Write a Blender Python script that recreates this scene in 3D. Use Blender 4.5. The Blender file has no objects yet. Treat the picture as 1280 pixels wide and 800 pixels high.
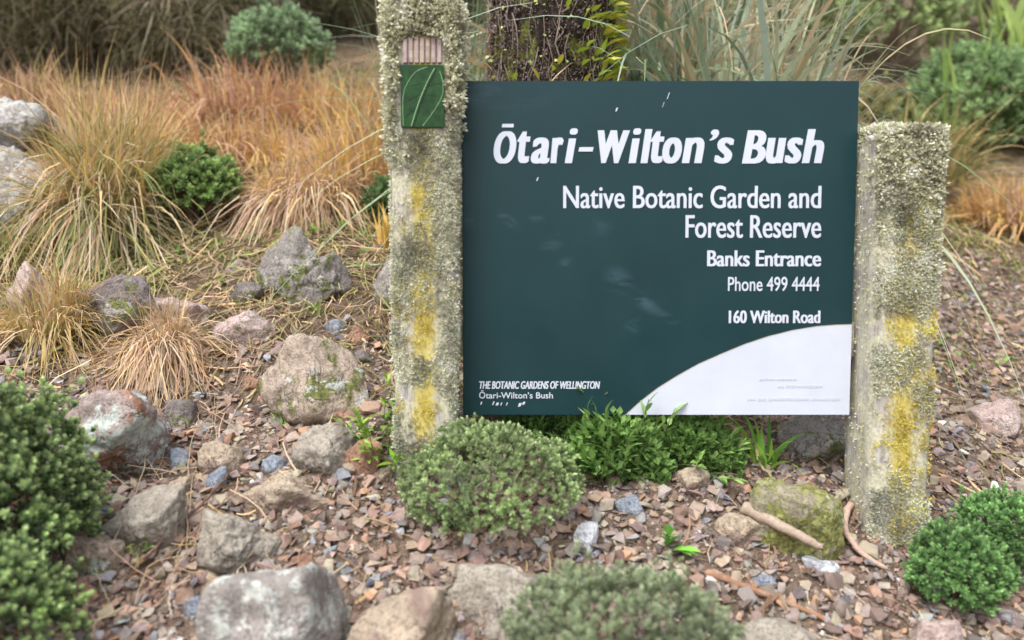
import bpy, bmesh, math, random
import numpy as np
from mathutils import Vector, Matrix, Euler

scene = bpy.context.scene
COL = scene.collection
rnd = random.Random(7)
R = math.radians

# ------------------------------------------------------------------ camera
PITCH = R(4.0); FPX = 1000.0
CAM = np.array([0.0, 0.0, 1.5])
cam_d = bpy.data.cameras.new('camera'); cam = bpy.data.objects.new('camera', cam_d); COL.objects.link(cam)
cam.location = CAM; cam.rotation_euler = (math.pi/2 - PITCH, 0, 0)
cam_d.sensor_width = 36.0; cam_d.lens = 36.0*FPX/1280.0
cam_d.clip_start = 0.05; cam_d.clip_end = 600
cam_d.dof.use_dof = True; cam_d.dof.focus_distance = 1.84; cam_d.dof.aperture_fstop = 2.0
scene.camera = cam

# ------------------------------------------------------------------ light: bright overcast day
SUN_EL, SUN_AZ = R(58), R(-150)          # soft light from above, a little behind the camera
w = bpy.data.worlds.new('World'); scene.world = w; w.use_nodes = True
nt = w.node_tree; bg = nt.nodes['Background']
sky = nt.nodes.new('ShaderNodeTexSky'); sky.sky_type = 'NISHITA'; sky.sun_disc = False
sky.sun_elevation = SUN_EL; sky.sun_rotation = SUN_AZ; sky.dust_density = 4.0; sky.ozone_density = 1.0; sky.air_density = 1.0
hsv = nt.nodes.new('ShaderNodeHueSaturation'); hsv.inputs['Saturation'].default_value = 0.35
nt.links.new(sky.outputs[0], hsv.inputs['Color']); nt.links.new(hsv.outputs[0], bg.inputs[0]); bg.inputs[1].default_value = 0.15
sd = bpy.data.lights.new('sun', 'SUN'); sd.energy = 1.4; sd.angle = R(25); sd.color = (1, .97, .92)
so = bpy.data.objects.new('sun', sd); COL.objects.link(so)
_az = SUN_AZ
sdir = Vector((math.sin(_az)*math.cos(SUN_EL), math.cos(_az)*math.cos(SUN_EL), math.sin(SUN_EL)))
so.rotation_euler = sdir.to_track_quat('Z', 'Y').to_euler(); so.location = (0, -3, 8)
scene.view_settings.view_transform = 'Standard'; scene.view_settings.look = 'None'
scene.view_settings.gamma = 1.0; scene.view_settings.exposure = 0.95

# ------------------------------------------------------------------ numeric helpers
def _hash(ix, iy, iz, seed):
    h = (ix*374761393 + iy*668265263 + iz*2147483647 + seed*1274126177) & 0xffffffff
    h = ((h ^ (h >> 13))*1274126177) & 0xffffffff
    h = ((h ^ (h >> 16))*2246822519) & 0xffffffff
    return ((h ^ (h >> 15)) & 0xffff)/65535.0
def vnoise(p, seed=0):
    p = np.asarray(p, float); f = np.floor(p); i = f.astype(np.int64); t = p - f; t = t*t*(3-2*t)
    r = 0
    for dx in (0, 1):
        for dy in (0, 1):
            for dz in (0, 1):
                wgt = (t[..., 0] if dx else 1-t[..., 0])*(t[..., 1] if dy else 1-t[..., 1])*(t[..., 2] if dz else 1-t[..., 2])
                r = r + wgt*_hash(i[..., 0]+dx, i[..., 1]+dy, i[..., 2]+dz, seed)
    return r*2-1
def fbm(p, octv=4, seed=0, gain=.5):
    a = 1; r = 0; p = np.asarray(p, float)
    for k in range(octv):
        r = r + a*vnoise(p*(2.03**k) + k*17.3, seed+k); a *= gain
    return r

def g_rel(X, Y):
    X = np.asarray(X, float); Y = np.asarray(Y, float)
    h = -.395 + .45*(Y-1.6) + .15*np.maximum(Y-4.6, 0)
    top = 3.6 + 0*Y
    h = np.where(h > top, top + (h-top)*.02, h)
    xs = np.clip(X, -.35, 3.0) + .17
    h = h - .174*xs
    return np.maximum(h, -1.5 + .05*np.tanh(h+1.5))
def ground(X, Y):
    X = np.asarray(X, float); Y = np.asarray(Y, float)
    p = np.stack([X*1.7, Y*1.7, 0*X], -1)
    damp = np.clip((Y-.2)*1.2, 0, 1)
    return 1.5 + g_rel(X, Y) + (.045*fbm(p, 3, 5) + .012*fbm(p*6, 2, 9))*damp

def ray(px, py):
    a = (px-640)/FPX; b = (400-py)/FPX
    return np.array([a, math.cos(PITCH)+b*math.sin(PITCH), -math.sin(PITCH)+b*math.cos(PITCH)])
def on_ground(px, py):
    d = ray(px, py); t = .6
    while t < 40:
        p = CAM + d*t
        if p[2] < float(ground(p[0], p[1])): return p, t
        t += .01 if t < 6 else .05
    return CAM + d*t, t
def on_plane(px, py, Y):
    d = ray(px, py); t = Y/d[1]; return CAM + d*t
def at(px, py, depth): return CAM + ray(px, py)*depth

# ------------------------------------------------------------------ object helpers
def tag(o, label=None, cat=None, group=None, kind=None):
    if label: o['label'] = label
    if cat: o['category'] = cat
    if group: o['group'] = group
    if kind: o['kind'] = kind
    return o
def empty(name, loc=(0, 0, 0)):
    o = bpy.data.objects.new(name, None); COL.objects.link(o); o.location = loc; o.empty_display_size = .05; return o
def np_mesh(name, V, F, mat=None, C=None, smooth=False):
    """V (n,3); F (m,k) all faces with k corners; C (n,3) vertex colours"""
    me = bpy.data.meshes.new(name); V = np.asarray(V, np.float32); F = np.asarray(F, np.int32)
    n, k = F.shape
    me.vertices.add(len(V)); me.vertices.foreach_set('co', V.ravel())
    me.loops.add(n*k); me.loops.foreach_set('vertex_index', F.ravel())
    me.polygons.add(n); me.polygons.foreach_set('loop_start', np.arange(0, n*k, k, dtype=np.int32))
    me.polygons.foreach_set('loop_total', np.full(n, k, np.int32))
    me.polygons.foreach_set('use_smooth', np.full(n, bool(smooth)))
    me.update(calc_edges=True)
    if C is not None:
        at_ = me.color_attributes.new('tint', 'FLOAT_COLOR', 'POINT')
        C4 = np.ones((len(V), 4), np.float32); C4[:, :3] = C; at_.data.foreach_set('color', C4.ravel())
    if mat: me.materials.append(mat)
    return me
def link(name, me, parent=None, loc=None):
    o = bpy.data.objects.new(name, me); COL.objects.link(o)
    if parent: o.parent = parent
    if loc is not None: o.location = loc
    return o
def bm_obj(name, bm, mat, parent=None, smooth=False):
    me = bpy.data.meshes.new(name); bm.to_mesh(me); bm.free(); me.materials.append(mat)
    if smooth: me.polygons.foreach_set('use_smooth', [True]*len(me.polygons))
    return link(name, me, parent)
def tubes(paths, radii, sides=5):
    """paths: list of (n,3); radii: list of (n,) -> V, F(quads)"""
    Vs = []; Fs = []; off = 0
    for P, r in zip(paths, radii):
        P = np.asarray(P, float); n = len(P); r = np.broadcast_to(r, (n,))
        T = np.gradient(P, axis=0); T /= np.linalg.norm(T, axis=1)[:, None]+1e-9
        ref = np.array([.31, .17, .93]); 
        A = np.cross(T, ref); A /= np.linalg.norm(A, axis=1)[:, None]+1e-9; B = np.cross(T, A)
        ang = np.arange(sides)*2*math.pi/sides
        V = P[:, None] + r[:, None, None]*(A[:, None]*np.cos(ang)[None, :, None] + B[:, None]*np.sin(ang)[None, :, None])
        Vs.append(V.reshape(-1, 3))
        i = np.arange(n-1)[:, None]*sides; j = np.arange(sides)[None]; jn = (j+1) % sides
        F = np.stack([i+j, i+jn, i+sides+jn, i+sides+j], -1).reshape(-1, 4)+off
        Fs.append(F)
        c = off + np.arange(sides)
        if sides == 4: Fs.append(c[None, ::-1]); Fs.append(c[None]+(n-1)*sides)
        off += n*sides
    return np.concatenate(Vs), np.concatenate(Fs)

# ------------------------------------------------------------------ materials
def new_mat(name, rough=.8, spec=.3):
    m = bpy.data.materials.new(name); m.use_nodes = True; t = m.node_tree
    b = t.nodes['Principled BSDF']; b.inputs['Roughness'].default_value = rough
    b.inputs['Specular IOR Level'].default_value = spec
    return m, t, b
def N(t, typ, **kw):
    n = t.nodes.new(typ)
    for k, v in kw.items():
        if hasattr(n, k): setattr(n, k, v)
        else: n.inputs[k].default_value = v
    return n
def noise(t, vec, scale, detail=4, rough=.6, dist=0):
    n = N(t, 'ShaderNodeTexNoise'); n.inputs['Scale'].default_value = scale; n.inputs['Detail'].default_value = detail
    n.inputs['Roughness'].default_value = rough; n.inputs['Distortion'].default_value = dist
    t.links.new(vec, n.inputs['Vector']); return n.outputs['Fac']
def ramp(t, fac, stops, mode='LINEAR'):
    r = N(t, 'ShaderNodeValToRGB'); r.color_ramp.interpolation = mode; e = r.color_ramp.elements
    while len(e) > 1: e.remove(e[-1])
    e[0].position = stops[0][0]; e[0].color = (*stops[0][1], 1) if len(stops[0][1]) == 3 else stops[0][1]
    for p, c in stops[1:]:
        x = e.new(p); x.color = (*c, 1)
    t.links.new(fac, r.inputs[0]); return r.outputs[0]
def g1(v): return (v, v, v)
def mix(t, fac, a, b, mode='MIX'):
    n = N(t, 'ShaderNodeMix'); n.data_type = 'RGBA'; n.blend_type = mode
    for sock, v in ((n.inputs[0], fac), (n.inputs[6], a), (n.inputs[7], b)):
        if isinstance(v, (int, float)): sock.default_value = v
        elif isinstance(v, tuple): sock.default_value = (*v, 1)
        else: t.links.new(v, sock)
    return n.outputs[2]
def bump(t, b, h, strength=.5, dist=.01):
    n = N(t, 'ShaderNodeBump'); n.inputs['Strength'].default_value = strength; n.inputs['Distance'].default_value = dist
    t.links.new(h, n.inputs['Height']); t.links.new(n.outputs[0], b.inputs['Normal']); return n
def coords(t, out='Object'): return N(t, 'ShaderNodeTexCoord').outputs[out]

def leaf_mat(name, rough=.5, trans=.25, spec=.35):
    m, t, b = new_mat(name, rough, spec)
    a = N(t, 'ShaderNodeAttribute'); a.attribute_name = 'tint'
    t.links.new(a.outputs['Color'], b.inputs['Base Color'])
    tr = N(t, 'ShaderNodeBsdfTranslucent'); t.links.new(a.outputs['Color'], tr.inputs[0])
    mx = N(t, 'ShaderNodeMixShader'); mx.inputs[0].default_value = trans
    t.links.new(b.outputs[0], mx.inputs[1]); t.links.new(tr.outputs[0], mx.inputs[2])
    t.links.new(mx.outputs[0], t.nodes['Material Output'].inputs[0]); return m
M_leaf = leaf_mat('leaf', .5, .25); M_grass = leaf_mat('dry_grass', .6, .3, .25); M_matt = leaf_mat('matt_growth', .95, .1, .05)

def rock_mat(name, c1, c2, lich=0.0, lcol=(.5, .52, .48), moss=0.0, mcol=(.12, .14, .03), lscale=14, stain=None):
    c1 = tuple(x*.95 for x in c1); c2 = tuple(x*1.0 for x in c2)
    m, t, b = new_mat(name, .88, .25); v = coords(t)
    n1 = noise(t, v, 6, 6, .65); n2 = noise(t, v, 45, 5, .7); n3 = noise(t, v, 180, 3, .6)
    c = ramp(t, n1, [(.3, c1), (.7, c2)])
    c = mix(t, ramp(t, n2, [(.4, g1(0)), (.8, g1(.6))]), c, tuple(min(1, x*1.4) for x in c2))
    c = mix(t, ramp(t, n3, [(.38, g1(.5)), (.5, g1(0))]), c, tuple(x*.5 for x in c1))
    if stain:
        ns = noise(t, v, 7, 3, .5, .5)
        c = mix(t, ramp(t, ns, [(.5, g1(0)), (.58, g1(.85))]), c, stain)
    if moss > 0:
        nm = noise(t, v, 9, 6, .7, .3)
        mc = ramp(t, noise(t, v, 120, 2), [(.35, tuple(x*.5 for x in mcol)), (.65, tuple(x*1.4 for x in mcol))])
        c = mix(t, ramp(t, nm, [(.66-moss*.35, g1(0)), (.72-moss*.35, g1(.9))]), c, mc)
    if lich > 0:
        nl = noise(t, v, lscale, 7, .75, .25)
        nl2 = noise(t, v, 90, 3, .6)
        lc = ramp(t, nl2, [(.3, tuple(x*.55 for x in lcol)), (.6, lcol)])
        c = mix(t, ramp(t, nl, [(.68-lich*.38, g1(0)), (.70-lich*.38, g1(.92))]), c, lc)
    t.links.new(c, b.inputs['Base Color'])
    nc = noise(t, v, 11, 4, .6, .8); cr = ramp(t, nc, [(.49, g1(0)), (.5, g1(.8)), (.51, g1(0))])
    c2_ = mix(t, ramp(t, noise(t, v, 5, 2), [(.48, g1(0)), (.56, g1(1))]), (0., 0., 0.), cr)
    c = mix(t, c2_, c, tuple(x*.4 for x in c1)); t.links.new(c, b.inputs['Base Color'])
    hh = N(t, 'ShaderNodeMath', operation='ADD'); t.links.new(n2, hh.inputs[0]); t.links.new(n3, hh.inputs[1])
    h2 = N(t, 'ShaderNodeMath', operation='SUBTRACT'); t.links.new(hh.outputs[0], h2.inputs[0]); t.links.new(c2_, h2.inputs[1])
    bump(t, b, h2.outputs[0], .6, .005); return m

def tint_rough(name, rough=.85, nscale=120, bmp=.5):
    m, t, b = new_mat(name, rough, .25); a = N(t, 'ShaderNodeAttribute'); a.attribute_name = 'tint'
    v = coords(t); n = noise(t, v, nscale, 4, .7)
    c = mix(t, ramp(t, n, [(.3, g1(.4)), (.6, g1(0))]), a.outputs['Color'], (.08, .06, .05))
    c = mix(t, ramp(t, noise(t, v, nscale*.35, 3), [(.5, g1(0)), (.75, g1(.4))]), c, (.46, .41, .36))
    t.links.new(c, b.inputs['Base Color']); bump(t, b, n, bmp, .004); return m
M_shard = tint_rough('stone_shard')

# ------------------------------------------------------------------ the ground
def soil_mat():
    m, t, b = new_mat('soil', .95, .15); v = coords(t)
    n1 = noise(t, v, 3, 6, .7); n2 = noise(t, v, 35, 6, .75); n3 = noise(t, v, 140, 3)
    c = ramp(t, n2, [(.3, (.1, .07, .052)), (.5, (.21, .15, .11)), (.68, (.33, .25, .19))])
    mo = ramp(t, noise(t, v, 5, 6, .7, .4), [(.5, g1(0)), (.62, g1(.7))])
    sx = N(t, 'ShaderNodeSeparateXYZ'); t.links.new(v, sx.inputs[0])
    up = N(t, 'ShaderNodeMapRange'); up.inputs['From Min'].default_value = 2.0; up.inputs['From Max'].default_value = 2.8
    t.links.new(sx.outputs[1], up.inputs[0])
    mm = N(t, 'ShaderNodeMath', operation='MULTIPLY'); t.links.new(mo, mm.inputs[0]); t.links.new(up.outputs[0], mm.inputs[1])
    c = mix(t, mm.outputs[0], c, ramp(t, n3, [(.35, (.05, .055, .015)), (.65, (.16, .17, .05))]))
    # path at the foot of the bank: pale compacted gravel
    t.links.new(c, b.inputs['Base Color'])
    hh = N(t, 'ShaderNodeMath', operation='ADD'); t.links.new(n2, hh.inputs[0]); t.links.new(n3, hh.inputs[1])
    bump(t, b, hh.outputs[0], .9, .02); return m
def axis(a, b, step, far):
    c = list(np.arange(a, b+1e-6, step)); s = step; x = b; hi = []
    while x < far: s *= 1.25; x += s; hi.append(x)
    s = step; x = a; lo = []
    while x > -far: s *= 1.25; x -= s; lo.append(x)
    return np.array(lo[::-1]+c+hi)
xs = axis(-2.6, 3.2, .03, 250); ys = axis(.7, 6.0, .03, 250)
GX, GY = np.meshgrid(xs, ys); GZ = ground(GX, GY)
ii = np.arange(len(ys)-1)[:, None]*len(xs)+np.arange(len(xs)-1)[None]
F = np.stack([ii, ii+1, ii+1+len(xs), ii+len(xs)], -1).reshape(-1, 4)
M_soil = soil_mat()
tag(link('ground', np_mesh('ground', np.stack([GX, GY, GZ], -1).reshape(-1, 3), F, M_soil, smooth=True)),
    'brown stony bank of soil with mossy patches rising away from the path', kind='structure')

# ------------------------------------------------------------------ boulders
_ico = {}
def ico(sub):
    if sub not in _ico:
        bm = bmesh.new(); bmesh.ops.create_icosphere(bm, subdivisions=sub, radius=1)
        V = np.array([v.co[:] for v in bm.verts]); Fc = np.array([[v.index for v in f.verts] for f in bm.faces]); bm.free()
        _ico[sub] = (V/np.linalg.norm(V, axis=1)[:, None], Fc)
    return _ico[sub]
def rock_shape(seed, dims, sub=5, planes=12, sharp=14, amp=.05, flat=.75):
    r = np.random.RandomState(seed); D, Fc = ico(sub)
    n = r.normal(size=(planes, 3)); n /= np.linalg.norm(n, axis=1)[:, None]
    q_, _ = np.linalg.qr(r.normal(size=(3, 3)))
    n = np.concatenate([n, q_, -q_])
    rr = np.concatenate([r.uniform(flat, 1.0, planes), r.uniform(.85, 1.1, 6)])
    q = np.maximum(D@n.T, 0)/rr
    rad = (q**sharp).sum(1)**(-1/sharp)
    V = D*rad[:, None]
    ext = (V.max(0)-V.min(0))/2; V = (V-(V.max(0)+V.min(0))/2)/ext
    V = V*np.asarray(dims)/2
    s = float(np.mean(dims))
    P = V/s
    a = fbm(P*3.2+seed, 5, seed, .5); ridge = 1-np.abs(fbm(P*2.3+seed*3.1, 3, seed+40))*2
    small = fbm(P*14+seed, 3, seed+60, .6)
    V = V + D*((amp*a + amp*.6*ridge*(ridge > .5) + amp*.18*small - amp*.55*np.clip(.12-np.abs(vnoise(P*2.1+seed*1.7, seed+80)), 0, 1)*4)*s)[:, None]
    return V, Fc
ROCKS = []; MARKS = []
import re
def short(lab): return re.split(r' (with|beside|at|in|lying|leaning|left|behind|under|tucked|uphill|below|between|cut|sticking|half|hidden|near|against|splashed|above|on|covered|of)\b', lab)[0]
def boulder(box, seed, mat, label, name='boulder', sub=5, planes=10, sharp=14, amp=.05, flat=.75, thick=1.0, rz=None, group=None, sink=.12, tilt=0, lift=0, dist=None):
    x0, y0, x1, y1 = box
    t = dist if dist else on_ground((x0+x1)/2, y1-4)[1]
    wd = (x1-x0)/FPX*t; hg = (y1-y0)/FPX*t
    dep = wd*.8*thick; t2 = t+dep*.32
    c = at((x0+x1)/2, (y0+y1)/2, t2)
    wd *= t2/t; hg *= t2/t
    hg2 = hg*(1+sink)
    V, Fc = rock_shape(seed, (wd, dep, hg2), sub, planes, sharp, amp, flat)
    c[2] -= hg*sink*.5 - lift
    o = link(name, np_mesh(name, V, Fc, mat, smooth=sub >= 4), loc=c)
    o.rotation_euler = (0, tilt, rz if rz is not None else 0)
    tag(o, label, 'rock', group); ROCKS.append((c[0], c[1], wd/2, dep/2)); MARKS.append((c[0], c[1], short(label))); return o
MR_pale = rock_mat('pale_lichen_rock', (.24, .23, .22), (.38, .37, .36), .5, (.5, .5, .48), .15, lscale=20)
MR_lich = rock_mat('lichen_rock', (.2, .18, .165), (.32, .29, .27), .4, (.52, .54, .5), .12, lscale=24)
MR_lich2 = rock_mat('orange_lichen_rock', (.2, .155, .14), (.34, .28, .26), .46, (.5, .55, .52), .15, lscale=13, stain=(.32, .16, .1))
MR_tan = rock_mat('tan_rock', (.26, .21, .155), (.42, .34, .26), .12, (.55, .53, .46), .12, lscale=20, stain=(.2, .14, .12))
MR_tan2 = rock_mat('pinkish_tan_rock', (.27, .21, .165), (.44, .36, .3), .3, (.5, .52, .5), .45, lscale=12)
MR_grey = rock_mat('grey_rock', (.17, .155, .145), (.31, .285, .265), .28, (.52, .5, .48), .42, lscale=14)
MR_dark = rock_mat('dark_rock', (.1, .085, .082), (.22, .19, .18), .26, (.42, .38, .38), .42, lscale=8)
MR_rust = rock_mat('rust_brown_rock', (.2, .11, .075), (.34, .2, .14), .1, (.45, .4, .35), 0, lscale=12)
MR_pink = rock_mat('pink_slab_rock', (.3, .22, .2), (.46, .37, .34), .2, (.55, .5, .47), .15)
MR_ggt = rock_mat('grey_tan_rock', (.23, .2, .165), (.36, .33, .28), .2, (.5, .5, .46), .1, lscale=10, stain=(.17, .14, .12))
MR_moss = rock_mat('mossy_rock', (.2, .18, .12), (.3, .27, .2), .2, (.4, .42, .3), .62, (.2, .21, .06))
MR_white = rock_mat('whitish_rock', (.4, .41, .43), (.6, .62, .66), 0)
MR_blue = rock_mat('blue_grey_rock', (.15, .17, .21), (.27, .3, .35), .1)

boulder((-60, 127, 74, 182), 14, MR_pale, 'upper pale grey lichen covered boulder beside the big golden tussock', sub=6, thick=.7, dist=2.52, sharp=10, amp=.05)
boulder((-90, 160, 78, 330), 12, MR_pale, 'large whitish lichen covered boulder at the left edge under the upper pale boulder', sub=6, thick=.7, dist=2.45, sharp=10, amp=.07)
boulder((93, 345, 205, 432), 21, MR_dark, 'dark purplish grey boulder between the two small left tussocks', sub=6, thick=.9, planes=8)
boulder((258, 388, 350, 432), 23, MR_pink, 'flat pinkish slab lying behind the low straw coloured tussock', sub=5, sharp=20, thick=1.2)
boulder((175, 372, 262, 410), 24, MR_pink, 'flat pinkish slab sticking out behind the orange topped small tussock', sub=5, sharp=20)
boulder((320, 284, 414, 388), 31, MR_grey, 'tall angular grey rock with mossy foot, back one of a pair', sub=6, planes=5, sharp=26, flat=.62, thick=.5, tilt=R(-14))
boulder((362, 316, 438, 386), 33, MR_grey, 'angular grey rock with white speck leaning against the tall angular rock', sub=6, planes=5, sharp=22, flat=.62, thick=.8)
boulder((283, 325, 308, 346), 34, MR_pink, 'small pink stone left of the tall angular rock', sub=4, sharp=20)
boulder((288, 352, 330, 385), 39, MR_dark, 'small dark stone at the left foot of the tall angular rock', sub=4, sharp=20)
boulder((325, 418, 466, 540), 41, MR_tan2, 'large rounded tan boulder with moss and lichen left of the signpost', sub=6, planes=7, sharp=10, amp=.035, flat=.85)
boulder((464, 318, 530, 405), 43, MR_grey, 'grey rock half hidden behind the signpost', sub=5)
boulder((64, 486, 200, 612), 51, MR_lich2, 'lichen spotted boulder with orange brown side beside the dark green bush', sub=6, planes=7, amp=.05)
boulder((370, 529, 450, 602), 53, MR_ggt, 'rounded grey boulder with whitish top beside the brown wedge stone', sub=6, planes=6, sharp=10)
boulder((424, 543, 478, 604), 54, MR_rust, 'reddish brown wedge shaped stone leaning at the signpost foot', sub=5, planes=4, sharp=26, flat=.6, tilt=R(28), thick=.6, amp=.03)
boulder((293, 594, 414, 644), 61, MR_tan, 'long flat tan stone with a sharp edge in the left scree', sub=6, planes=6, sharp=22, flat=.7, amp=.04)
boulder((248, 549, 310, 598), 62, MR_tan, 'small rounded tan stone uphill of the long flat tan stone', sub=5)
boulder((138, 609, 226, 700), 63, MR_ggt, 'grey tan boulder with a flat sloping face near the dark green bush', sub=6, planes=6, sharp=18, flat=.7)
boulder((252, 636, 348, 724), 64, MR_ggt, 'angular grey tan boulder just uphill of the white spotted lichen boulder', sub=6, planes=6, sharp=18, flat=.7)
boulder((266, 702, 424, 860), 65, MR_lich, 'large grey boulder splashed with white lichen at the bottom edge', sub=6, planes=6, sharp=14, flat=.75)
boulder((428, 727, 568, 850), 66, MR_tan, 'smooth tan boulder at the bottom edge below the round hebe', sub=6, planes=6, sharp=11, flat=.8, amp=.035)
boulder((560, 706, 716, 800), 67, MR_ggt, 'broad grey tan boulder behind the grey green bush at the bottom', sub=6, planes=6, sharp=16, flat=.75)
boulder((88, 668, 152, 725), 68, MR_tan2, 'pinkish stone tucked beside the dark green bush', sub=5)
boulder((80, 722, 126, 762), 69, MR_rust, 'dark brown stone at the foot of the dark green bush', sub=5, sharp=22)
boulder((404, 506, 453, 532), 71, MR_rust, 'flat reddish stone below the large rounded tan boulder', sub=5, sharp=26, flat=.65)
boulder((970, 512, 1070, 580), 72, MR_grey, 'dark grey boulder behind the white corner of the sign', sub=5, amp=.04)
boulder((930, 602, 1050, 705), 173, MR_moss, 'rounded moss covered boulder beside the right signpost', sub=6, planes=9, sharp=6, flat=.8, amp=.05, thick=.75)
boulder((842, 583, 886, 622), 74, MR_tan, 'small tan stone under the leafy plant below the sign', sub=5)
boulder((892, 640, 948, 684), 75, MR_tan, 'tan stone lying left of the pale broken branch', sub=5)
boulder((1001, 695, 1052, 724), 76, MR_white, 'small whitish stone in front of the mossy boulder', sub=5, sharp=24, flat=.7)
boulder((716, 652, 748, 694), 77, MR_white, 'upright whitish stone right of the round hebe', sub=4, sharp=22)
boulder((768, 618, 806, 650), 78, MR_blue, 'blue grey stone under the leafy plant near the seedling', sub=4, sharp=20)
boulder((925, 776, 1040, 850), 79, MR_ggt, 'grey stone cut by the bottom edge right of the grey green bush', sub=5)
boulder((1128, 772, 1210, 850), 80, MR_pink, 'pinkish stone cut by the bottom edge below the right bush', sub=5, sharp=20)
boulder((934, 716, 972, 738), 81, MR_blue, 'blue grey stone in the scree in front of the pale branch', sub=4, sharp=22)
boulder((1215, 500, 1275, 548), 82, MR_pink, 'broad pinkish stone in the scree at the right edge', sub=5, sharp=16)
boulder((206, 560, 242, 590), 83, MR_blue, 'triangular blue grey stone beside the lichen spotted boulder', sub=4, sharp=26, flat=.6)
boulder((328, 568, 362, 596), 84, MR_blue, 'blue grey stone above the long flat tan stone', sub=4, sharp=24, flat=.65)
boulder((256, 583, 284, 618), 85, MR_blue, 'pointed blue grey stone below the small rounded tan stone', sub=4, sharp=24, flat=.6)
boulder((458, 582, 494, 610), 86, MR_tan, 'tan block against the foot of the signpost', sub=4, sharp=26, flat=.7)
boulder((0, 330, 70, 420), 87, MR_pink, 'pinkish boulder hidden behind the small orange topped tussock', sub=5, sharp=16)
boulder((1225, 680, 1262, 712), 88, MR_tan, 'tan stone at the right edge beside the right bush', sub=4)

for k_, (bx_, m_, lab_) in enumerate([((402, 398, 434, 422), MR_blue, 'blue grey stone uphill of the large rounded tan boulder'), ((432, 408, 466, 436), MR_rust, 'reddish stone with pale end uphill of the large rounded tan boulder'),
    ((440, 436, 470, 462), MR_dark, 'dark stone at the right shoulder of the large rounded tan boulder'), ((300, 470, 326, 496), MR_rust, 'orange brown stone at the left shoulder of the large rounded tan boulder'),
    ((205, 595, 240, 622), MR_tan, 'tan stone between the lichen spotted boulder and the grey tan boulder'), ((362, 690, 398, 722), MR_rust, 'reddish brown stone behind the white spotted lichen boulder'),
    ((230, 742, 262, 778), MR_blue, 'blue grey stone left of the white spotted lichen boulder'), ((205, 500, 246, 540), MR_dark, 'dark brown stone right of the lichen spotted boulder')]):
    boulder(bx_, 300+k_, m_, lab_, sub=4, sharp=22, planes=6, flat=.65, amp=.04)

# ------------------------------------------------------------------ scree: stones
def hull(seed, n=11, squash=(1, .8, .45)):
    r = np.random.RandomState(seed); bm = bmesh.new()
    P = r.uniform(-1, 1, (n, 3)); P /= np.maximum(np.linalg.norm(P, axis=1)[:, None], 1e-3)**.7; P *= np.array(squash)*.5
    vs = [bm.verts.new(p) for p in P]
    res = bmesh.ops.convex_hull(bm, input=vs)
    bad = list({e for e in res['geom_interior']+res['geom_unused'] if isinstance(e, bmesh.types.BMVert)})
    if bad: bmesh.ops.delete(bm, geom=bad, context='VERTS')
    bmesh.ops.triangulate(bm, faces=bm.faces); bm.verts.index_update()
    V = np.array([v.co[:] for v in bm.verts]); Fc = np.array([[v.index for v in f.verts] for f in bm.faces]); bm.free()
    return V, Fc
PAL = 1.0*np.array([(.26, .165, .125), (.31, .2, .145), (.25, .18, .15), (.2, .14, .12), (.38, .27, .2), (.38, .31, .23), (.42, .24, .14),
                (.2, .205, .235), (.28, .29, .32), (.3, .26, .24), (.13, .115, .11), (.33, .26, .225), (.5, .48, .46), (.4, .34, .25)]); PAL = PAL*.93+PAL.mean(1)[:, None]*.07*np.array([1.05, 1, .93])
PW = np.array([13, 12, 13, 10, 7, 7, 3, 4, 3, 10, 7, 7, 1.5, 4], float); PW /= PW.sum()
PNAME = ['reddish brown', 'rust brown', 'dull brown', 'dark red brown', 'pale brown', 'tan', 'orange brown', 'slate blue', 'blue grey', 'grey brown', 'dark grey', 'pinkish brown', 'pale grey', 'ochre']
def rot_mats(r, n, tilt=.5):
    a = r.uniform(0, 2*math.pi, n); b = r.normal(0, tilt, n); c = r.normal(0, tilt, n)
    ca, sa, cb, sb, cc, sc = np.cos(a), np.sin(a), np.cos(b), np.sin(b), np.cos(c), np.sin(c); z = np.zeros(n); o = np.ones(n)
    Rz = np.stack([ca, -sa, z, sa, ca, z, z, z, o], -1).reshape(n, 3, 3)
    Ry = np.stack([cb, z, sb, z, o, z, -sb, z, cb], -1).reshape(n, 3, 3)
    Rx = np.stack([o, z, z, z, cc, -sc, z, sc, cc], -1).reshape(n, 3, 3)
    return Rx@Ry@Rz
def scree_density(X, Y):
    """1 on bare scree, falling into the grown over upper bank"""
    nz = vnoise(np.stack([X*2.2, Y*2.2, 0*X], -1), 77)
    edge = np.where(X > .55, 3.3, 2.02) + .22*nz
    d = np.clip((edge-Y)/.25, 0, 1)
    return np.maximum(d, .06)
SL = math.atan(.45)
Rslope = np.array([[1, 0, 0], [0, math.cos(SL), -math.sin(SL)], [0, math.sin(SL), math.cos(SL)]])
def scatter(r, n, ymax=3.6):
    Y = r.uniform(.92, ymax, n*3); X = r.uniform(-.78, .78, n*3)*Y*1.0 + .0
    keep = r.uniform(size=n*3) < scree_density(X, Y)
    return X[keep][:n], Y[keep][:n]
def in_rock(x, y, k=1.0):
    return any(((x-a)/(c*k))**2+((y-b)/(d*k))**2 < 1 for a, b, c, d in ROCKS)
r = np.random.RandomState(3)
bases = [hull(s, 10, (1, .85, q)) for s, q in zip(range(14), [.35, .5, .6, .4, .3, .7, .45, .55, .35, .5, .65, .4, .5, .3])]
X, Y = scatter(r, 42000)
n = len(X); Z = ground(X, Y)
size = np.exp(r.normal(math.log(.0135), .6, n)); size = np.clip(size, .0035, .038)
Rm = Rslope@rot_mats(r, n, .35)
cidx = r.choice(len(PAL), n, p=PW); cols = PAL[cidx]*r.uniform(.6, 1.35, (n, 1))*r.uniform(.93, 1.07, (n, 3))
Vs, Fs, Cs, off = [], [], [], 0
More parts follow.
